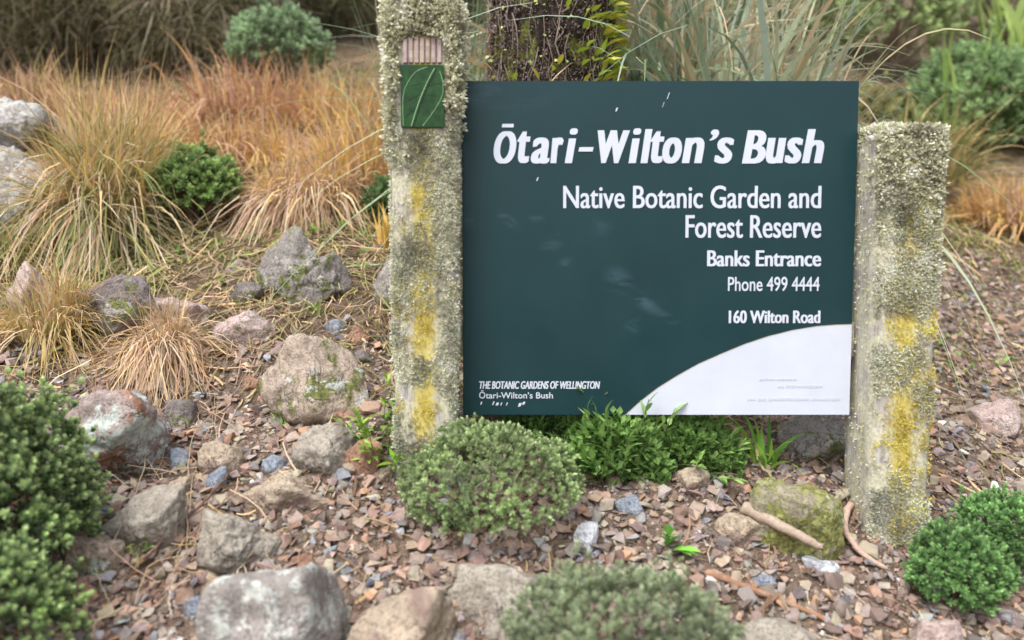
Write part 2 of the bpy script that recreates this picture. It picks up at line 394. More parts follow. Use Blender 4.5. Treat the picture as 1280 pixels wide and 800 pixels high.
for k, (bv, bf) in enumerate(bases):
    idx = np.where(np.arange(n) % len(bases) == k)[0]
    V = np.einsum('nij,vj->nvi', Rm[idx], bv)*size[idx][:, None, None] + np.stack([X[idx], Y[idx], Z[idx]+size[idx]*r.uniform(-.12, .36, len(idx))], -1)[:, None]
    Fk = (bf[None]+np.arange(len(idx))[:, None, None]*len(bv)).reshape(-1, 3)+off
    Vs.append(V.reshape(-1, 3)); Fs.append(Fk); Cs.append(np.repeat(cols[idx], len(bv), 0)); off += len(idx)*len(bv)
tag(link('gravel', np_mesh('gravel', np.concatenate(Vs), np.concatenate(Fs), M_shard, np.concatenate(Cs))),
    'small angular brown and blue grey stone chips covering the bank', 'gravel', kind='stuff')

# the 300 larger loose stones, one object each, meshes shared
protos = []
for k in range(16):
    bv, bf = hull(100+k, 16, (1, r.uniform(.6, .95), r.uniform(.3, .65)))
    protos.append((bv, bf))
pm = {}
spots = []
tries = 0
while len(spots) < 290 and tries < 20000:
    tries += 1
    y = r.uniform(1.0, 2.9); x = r.uniform(-.72, .72)*y
    if r.uniform() > float(scree_density(np.array(x), np.array(y))): continue
    if in_rock(x, y, .95): continue
    if any((x-a)**2+(y-b)**2 < .032**2 for a, b in spots): continue
    spots.append((x, y))
def where(x, y):
    if x < -.25: side = 'in the scree left of the left signpost'
    elif x < .3: side = 'in the scree below the round hebe and sign'
    elif y < 1.7: side = 'in the scree before the right signpost'
    else: side = 'in the scree behind the right signpost'
    return side
USED = set()
def unique(prefix, x, y):
    lab = f'{prefix} {near(x, y)}'
    if lab in USED:
        m_ = sorted(ALLM, key=lambda m: (m[0]-x)**2+(m[1]-y)**2)
        for i_ in range(1, 5):
            for f_ in ('between the {} and the {}', 'nearest the {}, then the {}', 'closer to the {} than the {}'):
                l2 = prefix+' '+f_.format(m_[0][2], m_[i_][2])
                if l2 not in USED and len(l2.split()) <= 16 and m_[i_][2] != m_[0][2]: USED.add(l2); return l2
    USED.add(lab); return lab
ALLM = MARKS+[(-.17, 1.55, 'left signpost'), (.78, 1.5, 'right signpost'), (-.03, 1.42, 'round hebe bush'), (.2, 1.15, 'grey green bottom bush'), (.66, 1.18, 'green right bush')]
def near(x, y):
    a = min(MARKS+[(-.17, 1.55, 'left signpost'), (.78, 1.5, 'right signpost'), (-.03, 1.42, 'round hebe bush'), (.2, 1.15, 'grey green bottom bush'), (.66, 1.18, 'green right bush')], key=lambda m: (m[0]-x)**2+(m[1]-y)**2)
    dx, dy = x-a[0], y-a[1]
    side = ('left of' if dx < 0 else 'right of') if abs(dx) > abs(dy) else ('in front of' if dy < 0 else 'behind')
    return f'{side} the {a[2]}'
for (x, y) in spots:
    k = r.randint(16); c = r.choice(len(PAL), p=PW); key = (k, c)
    if key not in pm:
        bv, bf = protos[k]
        pm[key] = np_mesh('stone', bv, bf, M_shard, np.repeat((PAL[c]*r.uniform(1.0, 1.35))[None], len(bv), 0))
    s = float(np.clip(np.exp(r.normal(math.log(.04), .3)), .026, .07))
    o = link('stone', pm[key], loc=(x, y, float(ground(x, y))+s*.16)); o.scale = (s, s, s)
    m3 = Rslope@rot_mats(r, 1, .3)[0]; o.rotation_euler = Matrix(m3.tolist()).to_euler()
    shape = ['large', 'small'][s < .036]
    lab = unique(f'{shape} {PNAME[c]} angular stone', x, y)
    tag(o, lab, 'stone', 'loose angular stones in the scree')

# ------------------------------------------------------------------ blades, litter
def blades(r, base, n, L, width, spread, droop, cols, rad=.03, seg=5, az=None, azs=1.0, lean0=0.0, gw=.25, sweep=None, tipc=None, twist=.5):
    """ribbon leaves growing from base; returns V, F, C"""
    base = np.asarray(base, float)
    nt_ = max(1, n//22); ti = r.randint(nt_, size=n)
    tph = r.uniform(0, 2*math.pi, nt_) if az is None else r.normal(az, azs, nt_)
    th = np.abs(np.abs(r.normal(lean0, spread, nt_))[ti] + r.normal(0, .16, n)); th = np.clip(th, 0, 1.5)
    ph = tph[ti] + r.normal(0, .28, n)
    if n == 1: th = np.clip(np.abs(r.normal(lean0, spread, n)), 0, 1.5)
    d = np.stack([np.sin(th)*np.cos(ph), np.sin(th)*np.sin(ph), np.cos(th)], -1)
    rr = rad*(np.sqrt(r.uniform(0, 1, nt_))[ti] + r.normal(0, .1, n)); pa = ph + r.normal(0, .3, n)
    b = base + np.stack([rr*np.cos(pa), rr*np.sin(pa), 0*rr], -1)
    ln = L*r.uniform(.55, 1.1, n)*r.uniform(.65, 1.2, nt_)[ti]
    dr = droop*r.uniform(.5, 1.5, n)*ln*(.35+np.sin(th))
    t = np.linspace(0, 1, seg+1)
    side_b = (r.normal(0, .16, n) + r.normal(0, .14, nt_)[ti])*ln; hp = np.stack([-np.sin(ph), np.cos(ph), 0*ph], -1)
    P = b[:, None] + d[:, None]*(ln[:, None]*t)[..., None]
    P = P + hp[:, None]*(side_b[:, None]*t**2)[..., None]
    P[..., 2] -= dr[:, None]*t**2.2
    if sweep is not None: P = P + np.asarray(sweep)*(ln[:, None]*t**2)[..., None]
    # do not dive below the ground
    gz = ground(P[..., 0], P[..., 1])+.004; P[..., 2] = np.maximum(P[..., 2], gz + (r.uniform(0, .012, n))[:, None])
    tw = r.normal(0, twist, n); s = hp*np.cos(tw)[:, None] + d*0 + np.stack([0*tw, 0*tw, np.sin(tw)], -1)
    wd = width*r.uniform(.7, 1.3, n); prof = np.minimum(1, (1-t)*2.2+.08)*np.minimum(1, .5+t*3)
    off = s[:, None]*(wd[:, None]*prof*.5)[..., None]
    V = np.stack([P-off, P+off], 2).reshape(-1, 3)
    k = (seg+1)*2; i0 = np.arange(n)[:, None]*k+np.arange(seg)[None]*2
    F = np.stack([i0, i0+1, i0+3, i0+2], -1).reshape(-1, 4)
    cols = np.asarray(cols, float); ci = np.where(r.uniform(size=n) < .5, r.choice(len(cols), nt_)[ti], r.choice(len(cols), n)); c = cols[ci]*r.uniform(.75, 1.25, (n, 1))
    C = np.repeat(c[:, None], seg+1, 1)
    if tipc is not None:
        tc = np.asarray(tipc); C = C*(1-(t**1.6)[None, :, None]*.7) + tc*((t**1.6)[None, :, None]*.7)
    C = np.repeat(C[:, :, None], 2, 2).reshape(-1, 3)
    return V, F, C
def join(parts):
    Vs, Fs, Cs, off = [], [], [], 0
    for V, F, C in parts:
        Vs.append(V); Fs.append(F+off); Cs.append(C); off += len(V)
    return np.concatenate(Vs), np.concatenate(Fs), np.concatenate(Cs)
STRAW = (.68, .5, .25); GOLD = (.74, .53, .16); ORNG = (.64, .38, .17); OLIV = (.36, .34, .14); GRN = (.2, .25, .09); RUST = (.46, .25, .16); PINK = (.56, .38, .28); PALE = (.68, .58, .42)
def tussock(box_base, label, specs, seed):
    r = np.random.RandomState(seed); p, t = on_ground(*box_base)
    root = empty('tussock', p); tag(root, label, 'grass tussock')
    V, F, C = join([blades(r, p, **s) for s in specs])
    o = link('foliage', np_mesh('foliage', V-p, F, M_grass, C), root); tag(o, kind='stuff'); return root
tussock((138, 285), 'big golden tussock beside the pale lichen boulders', [
    dict(n=1500, L=.54, width=.0045, spread=.38, droop=.3, cols=[GOLD, STRAW, GOLD, STRAW, OLIV, PALE], rad=.13, tipc=STRAW),
    dict(n=1400, L=.6, width=.005, spread=.5, droop=.95, cols=[OLIV, STRAW, PALE, OLIV, GRN, PINK], rad=.12, lean0=.35, az=-1.35, azs=.8)], 21)
tussock((10, 330), 'drooping pale green tussock at the left edge in front of the pale boulders', [
    dict(n=1100, L=.28, width=.004, spread=.5, droop=.9, cols=[OLIV, PALE, GRN, STRAW], rad=.1, lean0=.35)], 22)
tussock((60, 425), 'small orange topped tussock at the left edge above the dark green bush', [
    dict(n=1000, L=.3, width=.0035, spread=.5, droop=.9, cols=[OLIV, STRAW, ORNG, OLIV, GOLD, PALE], rad=.06, tipc=(.55,.36,.18))], 23)
tussock((208, 440), 'low straw coloured tussock spilling over the flat pinkish slab', [
    dict(n=900, L=.22, width=.003, spread=.6, droop=1.1, cols=[STRAW, PINK, PALE, ORNG, OLIV], rad=.04, tipc=PINK),
    dict(n=500, L=.21, width=.0026, spread=.3, droop=1.2, cols=[STRAW, PINK, PALE], rad=.05, lean0=.8, az=-1.4, azs=.8)], 24)
tussock((160, 170), 'rusty tussock behind the big golden tussock', [
    dict(n=1200, L=.36, width=.005, spread=.6, droop=.6, cols=[RUST, ORNG, PINK, RUST], rad=.2)], 25)
tussock((235, 200), 'rusty brown tussock mass behind the small round green bush', [
    dict(n=1700, L=.34, width=.005, spread=.7, droop=.9, cols=[RUST, PINK, RUST, ORNG, STRAW], rad=.42)], 26)
tussock((315, 150), 'rusty tussock at the foot of the grey green shrub below the dark twiggy shrubs', [
    dict(n=1300, L=.36, width=.0055, spread=.6, droop=.7, cols=[RUST, ORNG, PINK, RUST, STRAW], rad=.35)], 35)
tussock((60, 150), 'rusty tussock behind the pale lichen boulders at the upper left', [
    dict(n=1000, L=.34, width=.0055, spread=.6, droop=.7, cols=[RUST, OLIV, PINK, STRAW], rad=.3)], 36)
tussock((330, 215), 'orange tussock between the round green bush and the yellow tussock', [
    dict(n=1000, L=.28, width=.005, spread=.6, droop=.8, cols=[ORNG, GOLD, PINK, STRAW, PALE], rad=.2)], 27)
tussock((390, 262), 'yellow gold tussock with pale drooping skirt above the angular rocks', [
    dict(n=1100, L=.3, width=.0045, spread=.65, droop=.8, cols=[GOLD, GOLD, ORNG, STRAW], rad=.15, tipc=STRAW),
    dict(n=900, L=.36, width=.0045, spread=.3, droop=1.1, cols=[PINK, STRAW, PINK, PALE], rad=.15, lean0=.7, az=-1.5, azs=.9)], 28)
tussock((455, 245), 'straw coloured tussock just left of the left signpost', [
    dict(n=1300, L=.42, width=.005, spread=.45, droop=.6, cols=[STRAW, ORNG, GOLD, PINK], rad=.15)], 29)
tussock((425, 165), 'reddish tussock at the foot of the upper grey green bush', [
    dict(n=1500, L=.34, width=.006, spread=.5, droop=.6, cols=[PINK, RUST, ORNG, STRAW, GOLD], rad=.25)], 30)
tussock((480, 315), 'small tuft of orange blades against the left signpost', [
    dict(n=90, L=.18, width=.006, spread=.3, droop=.2, cols=[GOLD, ORNG], rad=.03)], 31)
tussock((1265, 290), 'orange brown tussock behind the right signpost at the right edge', [
    dict(n=1500, L=.36, width=.007, spread=.55, droop=.7, cols=[ORNG, STRAW, GOLD, PINK], rad=.2)], 32)
tussock((1120, 235), 'yellowish brown tussock behind the top of the right signpost', [
    dict(n=700, L=.6, width=.009, spread=.4, droop=.45, cols=[OLIV, GRN, STRAW, GRN], rad=.3)], 33)

# dry litter, moss and tiny herbs on the grown over ground
def litter(n, seed, ylo, yhi, cols, ln, wd, dens=None, xr=.85, hi=.012):
    r = np.random.RandomState(seed); Y = r.uniform(ylo, yhi, n); X = r.uniform(-xr, xr, n)*Y
    if dens is not None:
        k = r.uniform(size=n) < dens(X, Y); X = X[k]; Y = Y[k]; n = len(X)
    a = r.uniform(0, 2*math.pi, n); L = ln*np.exp(r.normal(0, .5, n)); cv = r.normal(0, .5, n)
    t = np.linspace(-.5, .5, 4)
    dx = np.cos(a)[:, None]*t*L[:, None] - np.sin(a)[:, None]*(cv*L)[:, None]*t**2
    dy = np.sin(a)[:, None]*t*L[:, None] + np.cos(a)[:, None]*(cv*L)[:, None]*t**2
    PX = X[:, None]+dx; PY = Y[:, None]+dy
    PZ = ground(PX, PY) + r.uniform(.001, hi, n)[:, None] + np.abs(r.normal(0, .25, n))[:, None]*L[:, None]*(t+.5)
    P = np.stack([PX, PY, PZ], -1); s = np.stack([-np.sin(a), np.cos(a), r.normal(0, .7, n)], -1)
    off = s[:, None]*(wd*r.uniform(.6, 1.4, n))[:, None, None]*.5
    V = np.stack([P-off, P+off], 2).reshape(-1, 3); i0 = np.arange(n)[:, None]*8+np.arange(3)[None]*2
    F = np.stack([i0, i0+1, i0+3, i0+2], -1).reshape(-1, 4)
    cols = np.asarray(cols); C = np.repeat(cols[r.choice(len(cols), n)]*r.uniform(.6, 1.3, (n, 1)), 8, 0)
    return V, F, C
up_d = lambda X, Y: np.clip(1.15-scree_density(X, Y), 0, 1)
V, F, C = litter(46000, 61, 1.7, 5.2, [STRAW, PINK, (.34, .25, .16), (.4, .33, .2), OLIV, OLIV], .05, .0028, up_d)
tag(link('straw_litter', np_mesh('straw_litter', V, F, M_grass, C)), 'dead grass and straw strewn over the upper bank', 'litter', kind='stuff')
V, F, C = litter(5000, 62, 1.0, 2.6, [STRAW, PINK, (.3, .18, .1), PALE], .045, .0018, lambda X, Y: np.where(X < -.2, .55, .2))
V2, F2, C2 = litter(5000, 65, 1.0, 3.2, [(.3, .19, .12), (.24, .16, .11), (.42, .32, .22)], .02, .004, lambda X, Y: np.where(X > .2, .8, .15))
V, F, C = join([(V, F, C), (V2, F2, C2)])
tag(link('dry_stems', np_mesh('dry_stems', V, F, M_grass, C)), 'thin dry stems and needles scattered over the scree', 'litter', kind='stuff')
V, F, C = litter(80000, 63, 2.0, 5.0, [(.2, .22, .07), (.28, .27, .1), (.15, .2, .05), (.32, .29, .14)], .013, .005,
    lambda X, Y: up_d(X, Y)*np.clip(vnoise(np.stack([X*2.6, Y*2.6, 0*X], -1), 31)*2.2+.35, 0, 1), hi=.02)
tag(link('moss', np_mesh('moss', V, F, M_matt, C)), 'olive moss and tiny herbs on the upper bank', 'moss', kind='stuff')
V, F, C = litter(2500, 64, 2.2, 3.3, [(.16, .3, .05), (.2, .33, .08)], .014, .009,
    lambda X, Y: np.clip(vnoise(np.stack([X*4, Y*4, 0*X], -1), 35)*5-1.6, 0, 1), hi=.03)
tag(link('clover_patches', np_mesh('clover_patches', V, F, M_leaf, C)), 'small bright green herbs in the moss', 'herbs', kind='stuff')

# ------------------------------------------------------------------ leafy bushes
def clusters(r, P, D, m, l, wd, cin, cout, spread=(.2, 1.2), cup=.25):
    """rosettes of m leaves at points P along directions D. 5 vertices, 4 triangles a leaf"""
    n = len(P); D = D/np.linalg.norm(D, axis=1)[:, None]
    ref = r.normal(size=(n, 3)); A = np.cross(D, ref); A /= np.linalg.norm(A, axis=1)[:, None]; B = np.cross(D, A)
    k = np.arange(m); ang = k*2.399 + r.uniform(0, 6, (n, 1)); th = np.linspace(spread[1], spread[0], m)[None]*r.uniform(.8, 1.2, (n, m))
    rad = A[:, None]*np.cos(ang)[..., None] + B[:, None]*np.sin(ang)[..., None]
    dr = D[:, None]*np.cos(th)[..., None] + rad*np.sin(th)[..., None]
    up = D[:, None]*np.sin(th)[..., None] - rad*np.cos(th)[..., None]
    sd = np.cross(dr, up)
    ll = l*r.uniform(.75, 1.2, (n, m))*np.linspace(1, .65, m)[None]
    b0 = P[:, None] + D[:, None]*(np.linspace(-.6, .25, m)*l)[None, :, None]
    mid = b0 + dr*(ll*.55)[..., None]; tip = b0 + dr*ll[..., None] + up*(ll*cup*.3)[..., None]
    w2 = (wd*.5*r.uniform(.8, 1.2, (n, m)))[..., None]
    V = np.stack([b0, mid-sd*w2+up*w2*cup, mid, mid+sd*w2+up*w2*cup, tip], 2).reshape(-1, 3)
    i0 = (np.arange(n*m)*5)[:, None]
    F = np.stack([i0+[0, 2, 1], i0+[0, 3, 2], i0+[1, 2, 4], i0+[2, 3, 4]], 1).reshape(-1, 3)
    cin = np.asarray(cin); cout = np.asarray(cout)
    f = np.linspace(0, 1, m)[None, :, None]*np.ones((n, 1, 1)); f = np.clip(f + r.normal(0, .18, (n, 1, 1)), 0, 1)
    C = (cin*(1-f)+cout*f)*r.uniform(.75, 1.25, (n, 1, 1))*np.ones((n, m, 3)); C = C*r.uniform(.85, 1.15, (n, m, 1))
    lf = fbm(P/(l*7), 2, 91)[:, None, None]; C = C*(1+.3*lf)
    C = np.repeat(C.reshape(-1, 3), 5, 0)
    return V, F, C
def lobes_pts(r, lobes, n, jit=.25, inner=.35, down=-.35):
    """sample points on the outside of a union of ellipsoids (c, radii)"""
    P = []; Dd = []
    area = np.array([np.prod(b)**(2/3) for _, b in lobes]); area /= area.sum()
    for (c, rad), a in zip(lobes, area):
        k = int(n*a*1.6)+5
        d = r.normal(size=(k, 3)); d /= np.linalg.norm(d, axis=1)[:, None]; d = d[d[:, 2] > down]
        s = 1 - inner*r.uniform(0, 1, len(d))**2.5
        # fine unevenness of the outline
        s = s*(1+jit*.4*vnoise(d*3.1+np.asarray(c)*9, 3)+jit*.25*vnoise(d*7+np.asarray(c)*5, 4))
        p = np.asarray(c)+d*np.asarray(rad)*s[:, None]
        keep = np.ones(len(p), bool)
        for c2, r2 in lobes:
            if c2 is c: continue
            keep &= (((p-np.asarray(c2))/np.asarray(r2))**2).sum(1) > .72
        P.append(p[keep]); nn = d/np.asarray(rad); Dd.append((nn/np.linalg.norm(nn, axis=1)[:, None])[keep])
    P = np.concatenate(P); Dd = np.concatenate(Dd)
    if len(P) > n:
        i = r.permutation(len(P))[:n]; P = P[i]; Dd = Dd[i]
    return P, Dd
M_twig = tint_rough('twig_bark', .9, 200, .3)
def stems(r, base, lobes, k, rad, col=(.16, .11, .075)):
    paths = []; radii = []
    for i in range(k):
        c, rd = lobes[i % len(lobes)]; e = np.asarray(c)+r.normal(0, .35, 3)*np.asarray(rd); b = np.asarray(base)+np.append(r.normal(0, rad*2, 2), -.02)
        t = np.linspace(0, 1, 6)[:, None]; mid = (b+e)/2+r.normal(0, .15, 3)*np.asarray(rd)
        P = (1-t)**2*b+2*t*(1-t)*mid+t**2*e; paths.append(P); radii.append(np.linspace(rad, rad*.35, 6))
    V, F = tubes(paths, radii, 5); return V, F, np.repeat(np.array([col]), len(V), 0)
def bush(name, label, cat, box, seed, ntips, m, l, wd, cin, cout, nl=7, ly=.9, up=.45, spread=(.2, 1.2), jit=.45, lobe=.45, dist=None, group=None, cup=.25, inner=.35, loose=1.0):
    """a bush whose outline fills the given box of the view, standing on the ground there"""
    r = np.random.RandomState(seed); x0, y0, x1, y1 = box
    if dist is None: _, t = on_ground((x0+x1)/2, y1-3)
    else: t = dist
    W = (x1-x0)/FPX*t/2; H = (y1-y0)/FPX*t/2; t += W*.55; W *= t/(t-W*.55); H *= t/(t-W*.5)
    c = at((x0+x1)/2, (y0+y1)/2, t); Dp = W*ly
    core = (c, np.array([W, Dp, H])*(.86 if nl else 1.0)); lobes = [core]
    for i in range(nl):
        d = r.normal(size=3); d[2] = abs(d[2])*.8-.15; d[1] = d[1]-.4; d /= np.linalg.norm(d)
        q = lobe*r.uniform(.75, 1.1)
        lobes.append((c+d*np.array([W, Dp, H])*(1-q)*1.0, np.array([W, Dp, H])*q*np.array([1, 1, 1.05])))
    base = np.array([c[0], c[1], float(ground(c[0], c[1]))])
    P, D = lobes_pts(r, lobes, ntips, jit, inner)
    k = P[:, 2] > ground(P[:, 0], P[:, 1])+.002; P = P[k]; D = D[k]
    P = P + (D*.6+np.array([0, 0, .7]))*(r.exponential(.045*W*loose+1e-6, len(P))*(r.uniform(size=len(P)) < .5))[:, None]
    D = D + np.array([0, 0, up]) + r.normal(0, .25, D.shape)
    root = empty(name, base); tag(root, label, cat, group)
    V, F, C = clusters(r, P, D, m, l, wd, cin, cout, spread, cup)
    o = link('foliage', np_mesh('foliage', V-base, F, M_leaf, C), root); tag(o, kind='stuff')
    V, F, C = stems(r, base, lobes, 26, max(.002, W*.02)); o = link('stems', np_mesh('stems', V-base, F, M_twig, C), root); tag(o, kind='stuff')
    return root, base
H1 = (.1, .17, .06); H2 = (.3, .42, .17)
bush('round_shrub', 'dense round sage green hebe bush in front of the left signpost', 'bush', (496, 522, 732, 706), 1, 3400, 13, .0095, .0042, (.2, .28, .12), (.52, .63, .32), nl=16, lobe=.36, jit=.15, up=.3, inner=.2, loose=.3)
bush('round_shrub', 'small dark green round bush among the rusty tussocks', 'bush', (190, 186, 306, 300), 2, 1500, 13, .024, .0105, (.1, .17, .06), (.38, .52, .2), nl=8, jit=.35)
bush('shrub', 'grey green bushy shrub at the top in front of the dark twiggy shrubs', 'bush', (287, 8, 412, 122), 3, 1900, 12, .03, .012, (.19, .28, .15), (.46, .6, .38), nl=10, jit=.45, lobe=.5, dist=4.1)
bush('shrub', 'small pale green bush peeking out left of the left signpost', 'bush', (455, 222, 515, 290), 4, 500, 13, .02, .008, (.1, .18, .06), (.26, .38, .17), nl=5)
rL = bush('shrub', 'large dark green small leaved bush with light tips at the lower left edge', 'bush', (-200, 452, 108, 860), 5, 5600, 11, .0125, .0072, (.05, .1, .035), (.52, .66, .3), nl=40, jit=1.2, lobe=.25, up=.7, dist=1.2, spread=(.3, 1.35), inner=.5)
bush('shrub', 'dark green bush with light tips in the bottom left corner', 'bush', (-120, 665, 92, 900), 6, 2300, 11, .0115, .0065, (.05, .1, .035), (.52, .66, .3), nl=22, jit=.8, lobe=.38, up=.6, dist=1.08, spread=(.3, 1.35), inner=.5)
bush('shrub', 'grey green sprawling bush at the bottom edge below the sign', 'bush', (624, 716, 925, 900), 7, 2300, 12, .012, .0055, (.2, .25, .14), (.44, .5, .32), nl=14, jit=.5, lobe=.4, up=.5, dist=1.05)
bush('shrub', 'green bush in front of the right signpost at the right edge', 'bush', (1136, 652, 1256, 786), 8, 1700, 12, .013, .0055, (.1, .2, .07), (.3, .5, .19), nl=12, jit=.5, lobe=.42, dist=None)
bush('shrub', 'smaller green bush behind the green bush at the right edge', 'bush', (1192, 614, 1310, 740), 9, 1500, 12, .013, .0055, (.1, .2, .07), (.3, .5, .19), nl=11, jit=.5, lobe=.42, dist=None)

# leafy things with leaves large enough to pick apart: each leaf a part
def leaf_mesh(l, wd, col, droop=.2, fold=.25, seg=5):
    t = np.linspace(0, 1, seg+1); wv = wd*.5*np.sin(np.pi*np.clip(t, .03, .97)**.8)
    z = -droop*l*t**2
    V = []; 
    for i in range(seg+1):
        V += [(-wv[i], l*t[i], z[i]+fold*wv[i]), (0, l*t[i], z[i]), (wv[i], l*t[i], z[i]+fold*wv[i])]
    F = []
    for i in range(seg):
        a = i*3; F += [(a, a+1, a+4, a+3), (a+1, a+2, a+5, a+4)]
    V = np.array(V); C = np.repeat(np.array([col]), len(V), 0); C[1::3] *= 1.25
    return np_mesh('leaf', V, F, M_leaf, C, smooth=True)
def aim(o, p, d, roll=0, s=1.0, up=Vector((0, 0, 1))):
    d = Vector(d).normalized(); x = d.cross(up)
    if x.length < 1e-3: x = Vector((1, 0, 0))
    x.normalize(); z = x.cross(d)
    M = Matrix((x, d, z)).transposed().to_4x4() @ Matrix.Rotation(roll, 4, 'Y')
    o.matrix_basis = Matrix.Translation(p) @ M @ Matrix.Scale(s, 4)
def leafy(name, label, cat, base_px, depth, shoots, l, wd, cols, seed, per=9, rise=.12, width=.15, ydep=.08, droop=.3, group=None, angle=.9, fill=0):
    r = np.random.RandomState(seed); g, t = on_ground(*base_px) if depth is None else (None, depth)
    if g is None: g = at(base_px[0], base_px[1], depth); g[2] = float(ground(g[0], g[1]))
    root = empty(name, g); tag(root, label, cat, group)
    meshes = [leaf_mesh(l, wd*q, c, droop) for c in cols for q in (.85, 1.1)]
    paths = []; radii = []; cnt = 0
    for k in range(shoots):
        b = np.array([r.uniform(-1, 1)*width*.5, r.uniform(-1, 1)*ydep*.5, 0]); e = np.array([b[0]*2+r.normal(0, .02), b[1]*2+r.normal(0, .02)-.02, rise*r.uniform(.35, 1.05)])
        b[2] = float(ground(g[0]+b[0], g[1]+b[1]))-g[2]-.01; e[2] += float(ground(g[0]+e[0], g[1]+e[1]))-g[2]
        tt = np.linspace(0, 1, 6)[:, None]; P = b*(1-tt)+e*tt; P[:, 2] += np.sin(tt[:, 0]*2)*.01; paths.append(P); radii.append(np.linspace(l*.05, l*.025, 6))
        ax = (e-b)/np.linalg.norm(e-b)
        for j in range(per):
            if cnt >= 295: break
            f = .3+.7*j/(per-1); p = b*(1-f)+e*f; a = j*2.4+r.uniform(0, .5)
            th = angle*(1.25-.9*f)*r.uniform(.8, 1.2)
            sd = Vector((math.cos(a), math.sin(a), .0)); d = Vector(ax)*math.cos(th)+sd*math.sin(th)
            o = link('leaf', meshes[r.randint(len(meshes))], root); aim(o, Vector(p), d, r.normal(0, .3), r.uniform(.7, 1.15)*(1.1-.35*f)); cnt += 1
    if fill:
        q = np.stack([r.uniform(-1, 1, fill)*width, r.uniform(-.8, 1, fill)*ydep, r.uniform(.05, .8, fill)*rise], -1); q[:, 2] *= np.sqrt(np.clip(1-(q[:, 0]/width)**2, 0, 1))
        q[:, 2] += ground(g[0]+q[:, 0], g[1]+q[:, 1])-g[2]
        V, F, C = clusters(r, q, np.array([0, -.3, 1.])+r.normal(0, .5, q.shape), 5, l*.7, wd*.75, cols[-1], cols[0], (.4, 1.4)); o = link('undergrowth', np_mesh('undergrowth', V, F, M_leaf, C), root); tag(o, kind='stuff')
    V, F = tubes(paths, radii, 4); link('stem', np_mesh('stem', V, F, M_twig, np.repeat(np.array([(.12, .16, .06)]), len(V), 0)), root)
    return root
LG = [(.22, .37, .1), (.28, .44, .13), (.18, .32, .09)]; LG2 = [(.12, .24, .06), (.17, .3, .08)]
leafy('leafy_plant', 'bright green leafy plant with pointed leaves under the middle of the sign', 'plant', (770, 585), 1.66, 32, .04, .017, LG, 41, per=9, rise=.17, width=.1, ydep=.05, fill=600)
leafy('leafy_plant', 'low green leafy plant under the white corner of the sign', 'plant', (865, 578), 1.7, 32, .034, .015, LG, 42, per=9, rise=.12, width=.1, ydep=.05, fill=500)
leafy('leafy_plant', 'dark green leafy plant in the shade beneath the lower edge of the sign', 'plant', (690, 560), 1.72, 24, .032, .012, LG2, 46, per=9, rise=.09, width=.1, ydep=.05, fill=200)
leafy('fern', 'small fern with glossy light green fronds left of the left signpost', 'plant', (478, 545), 1.6, 9, .036, .012, [(.17, .33, .04), (.26, .42, .06)], 43, per=13, rise=.16, width=.05, ydep=.04, angle=1.3)
leafy('leafy_plant', 'grey green pointed sprig growing at the right side of the left signpost', 'plant', (562, 560), 1.48, 7, .04, .011, [(.19, .3, .14), (.24, .34, .17)], 44, per=11, rise=.085, width=.05, ydep=.04)
leafy('seedling', 'single bright green seedling in the scree below the sign', 'plant', (830, 684), None, 3, .048, .022, [(.16, .42, .06), (.22, .5, .08)], 45, per=4, rise=.055, width=.015, ydep=.015, angle=.5)
def strappy(label, base_px, depth, n, l, wd, cols, seed, spread=.5, droop=.5, name='strap_leaved_plant', cat='plant', rad=.02, az=None, azs=1, group=None, mat=None, lift=0, seg=9, extra=0, xlim=(-99, 99), zmin=-9):
    """long leaves, each a part of its own"""
    r = np.random.RandomState(seed)
    if depth is None: g, t = on_ground(*base_px)
    else: g = at(base_px[0], base_px[1], depth); g[2] = float(ground(g[0], g[1]))
    root = empty(name, g); tag(root, label, cat, group)
    for k in range(n):
        for _try in range(40):
          V, F, C = blades(r, np.asarray(g), 1, l, wd, spread, droop, [cols[r.randint(len(cols))]], rad=rad, seg=seg, az=az, azs=azs)
          if (g[1] < 1.9 or V[:, 1].min() > 1.9) and V[:, 0].min() > xlim[0] and V[:, 0].max() < xlim[1] and (V[:, 2].min()-g[2] > zmin): break
        else: continue
        link('leaf', np_mesh('leaf', V-g, F, M_leaf, C), root)
    if extra:
        V, F, C = blades(r, np.asarray(g), extra, l, wd*.55, spread*1.15, droop*1.1, cols, rad=rad*1.2, seg=seg)
        k = seg+1; V3 = V.reshape(extra, k*2, 3); ok = (V3[:, :, 1].min(1) > 1.9) & (V3[:, :, 0].min(1) > xlim[0]) & (V3[:, :, 0].max(1) < xlim[1]); fm = np.repeat(ok, seg); F = F[fm]
        o = link('fine_foliage', np_mesh('fine_foliage', V-g, F, M_leaf, C), root); tag(o, kind='stuff')
    return root
strappy('clump of bright green strap leaves under the white corner of the sign', (955, 590), 1.7, 26, .14, .012, [(.15, .33, .05), (.25, .42, .06)], 51)
strappy('small clump of green strap leaves at the foot of the tall angular rock', (395, 395), None, 14, .06, .005, [(.15, .3, .05)], 52)
strappy('pale green grass tuft beside the foot of the large rounded tan boulder', (355, 535), None, 26, .05, .004, [(.2, .38, .07), (.26, .42, .1)], 53)
strappy('pale green grass tuft beside the grey tan boulder near the bush', (175, 690), None, 24, .06, .004, [(.22, .38, .08), (.3, .42, .12)], 54)
strappy('yellow green weed sprig on the grey tan boulder near the bush', (178, 652), None, 16, .05, .005, [(.3, .4, .1)], 55)

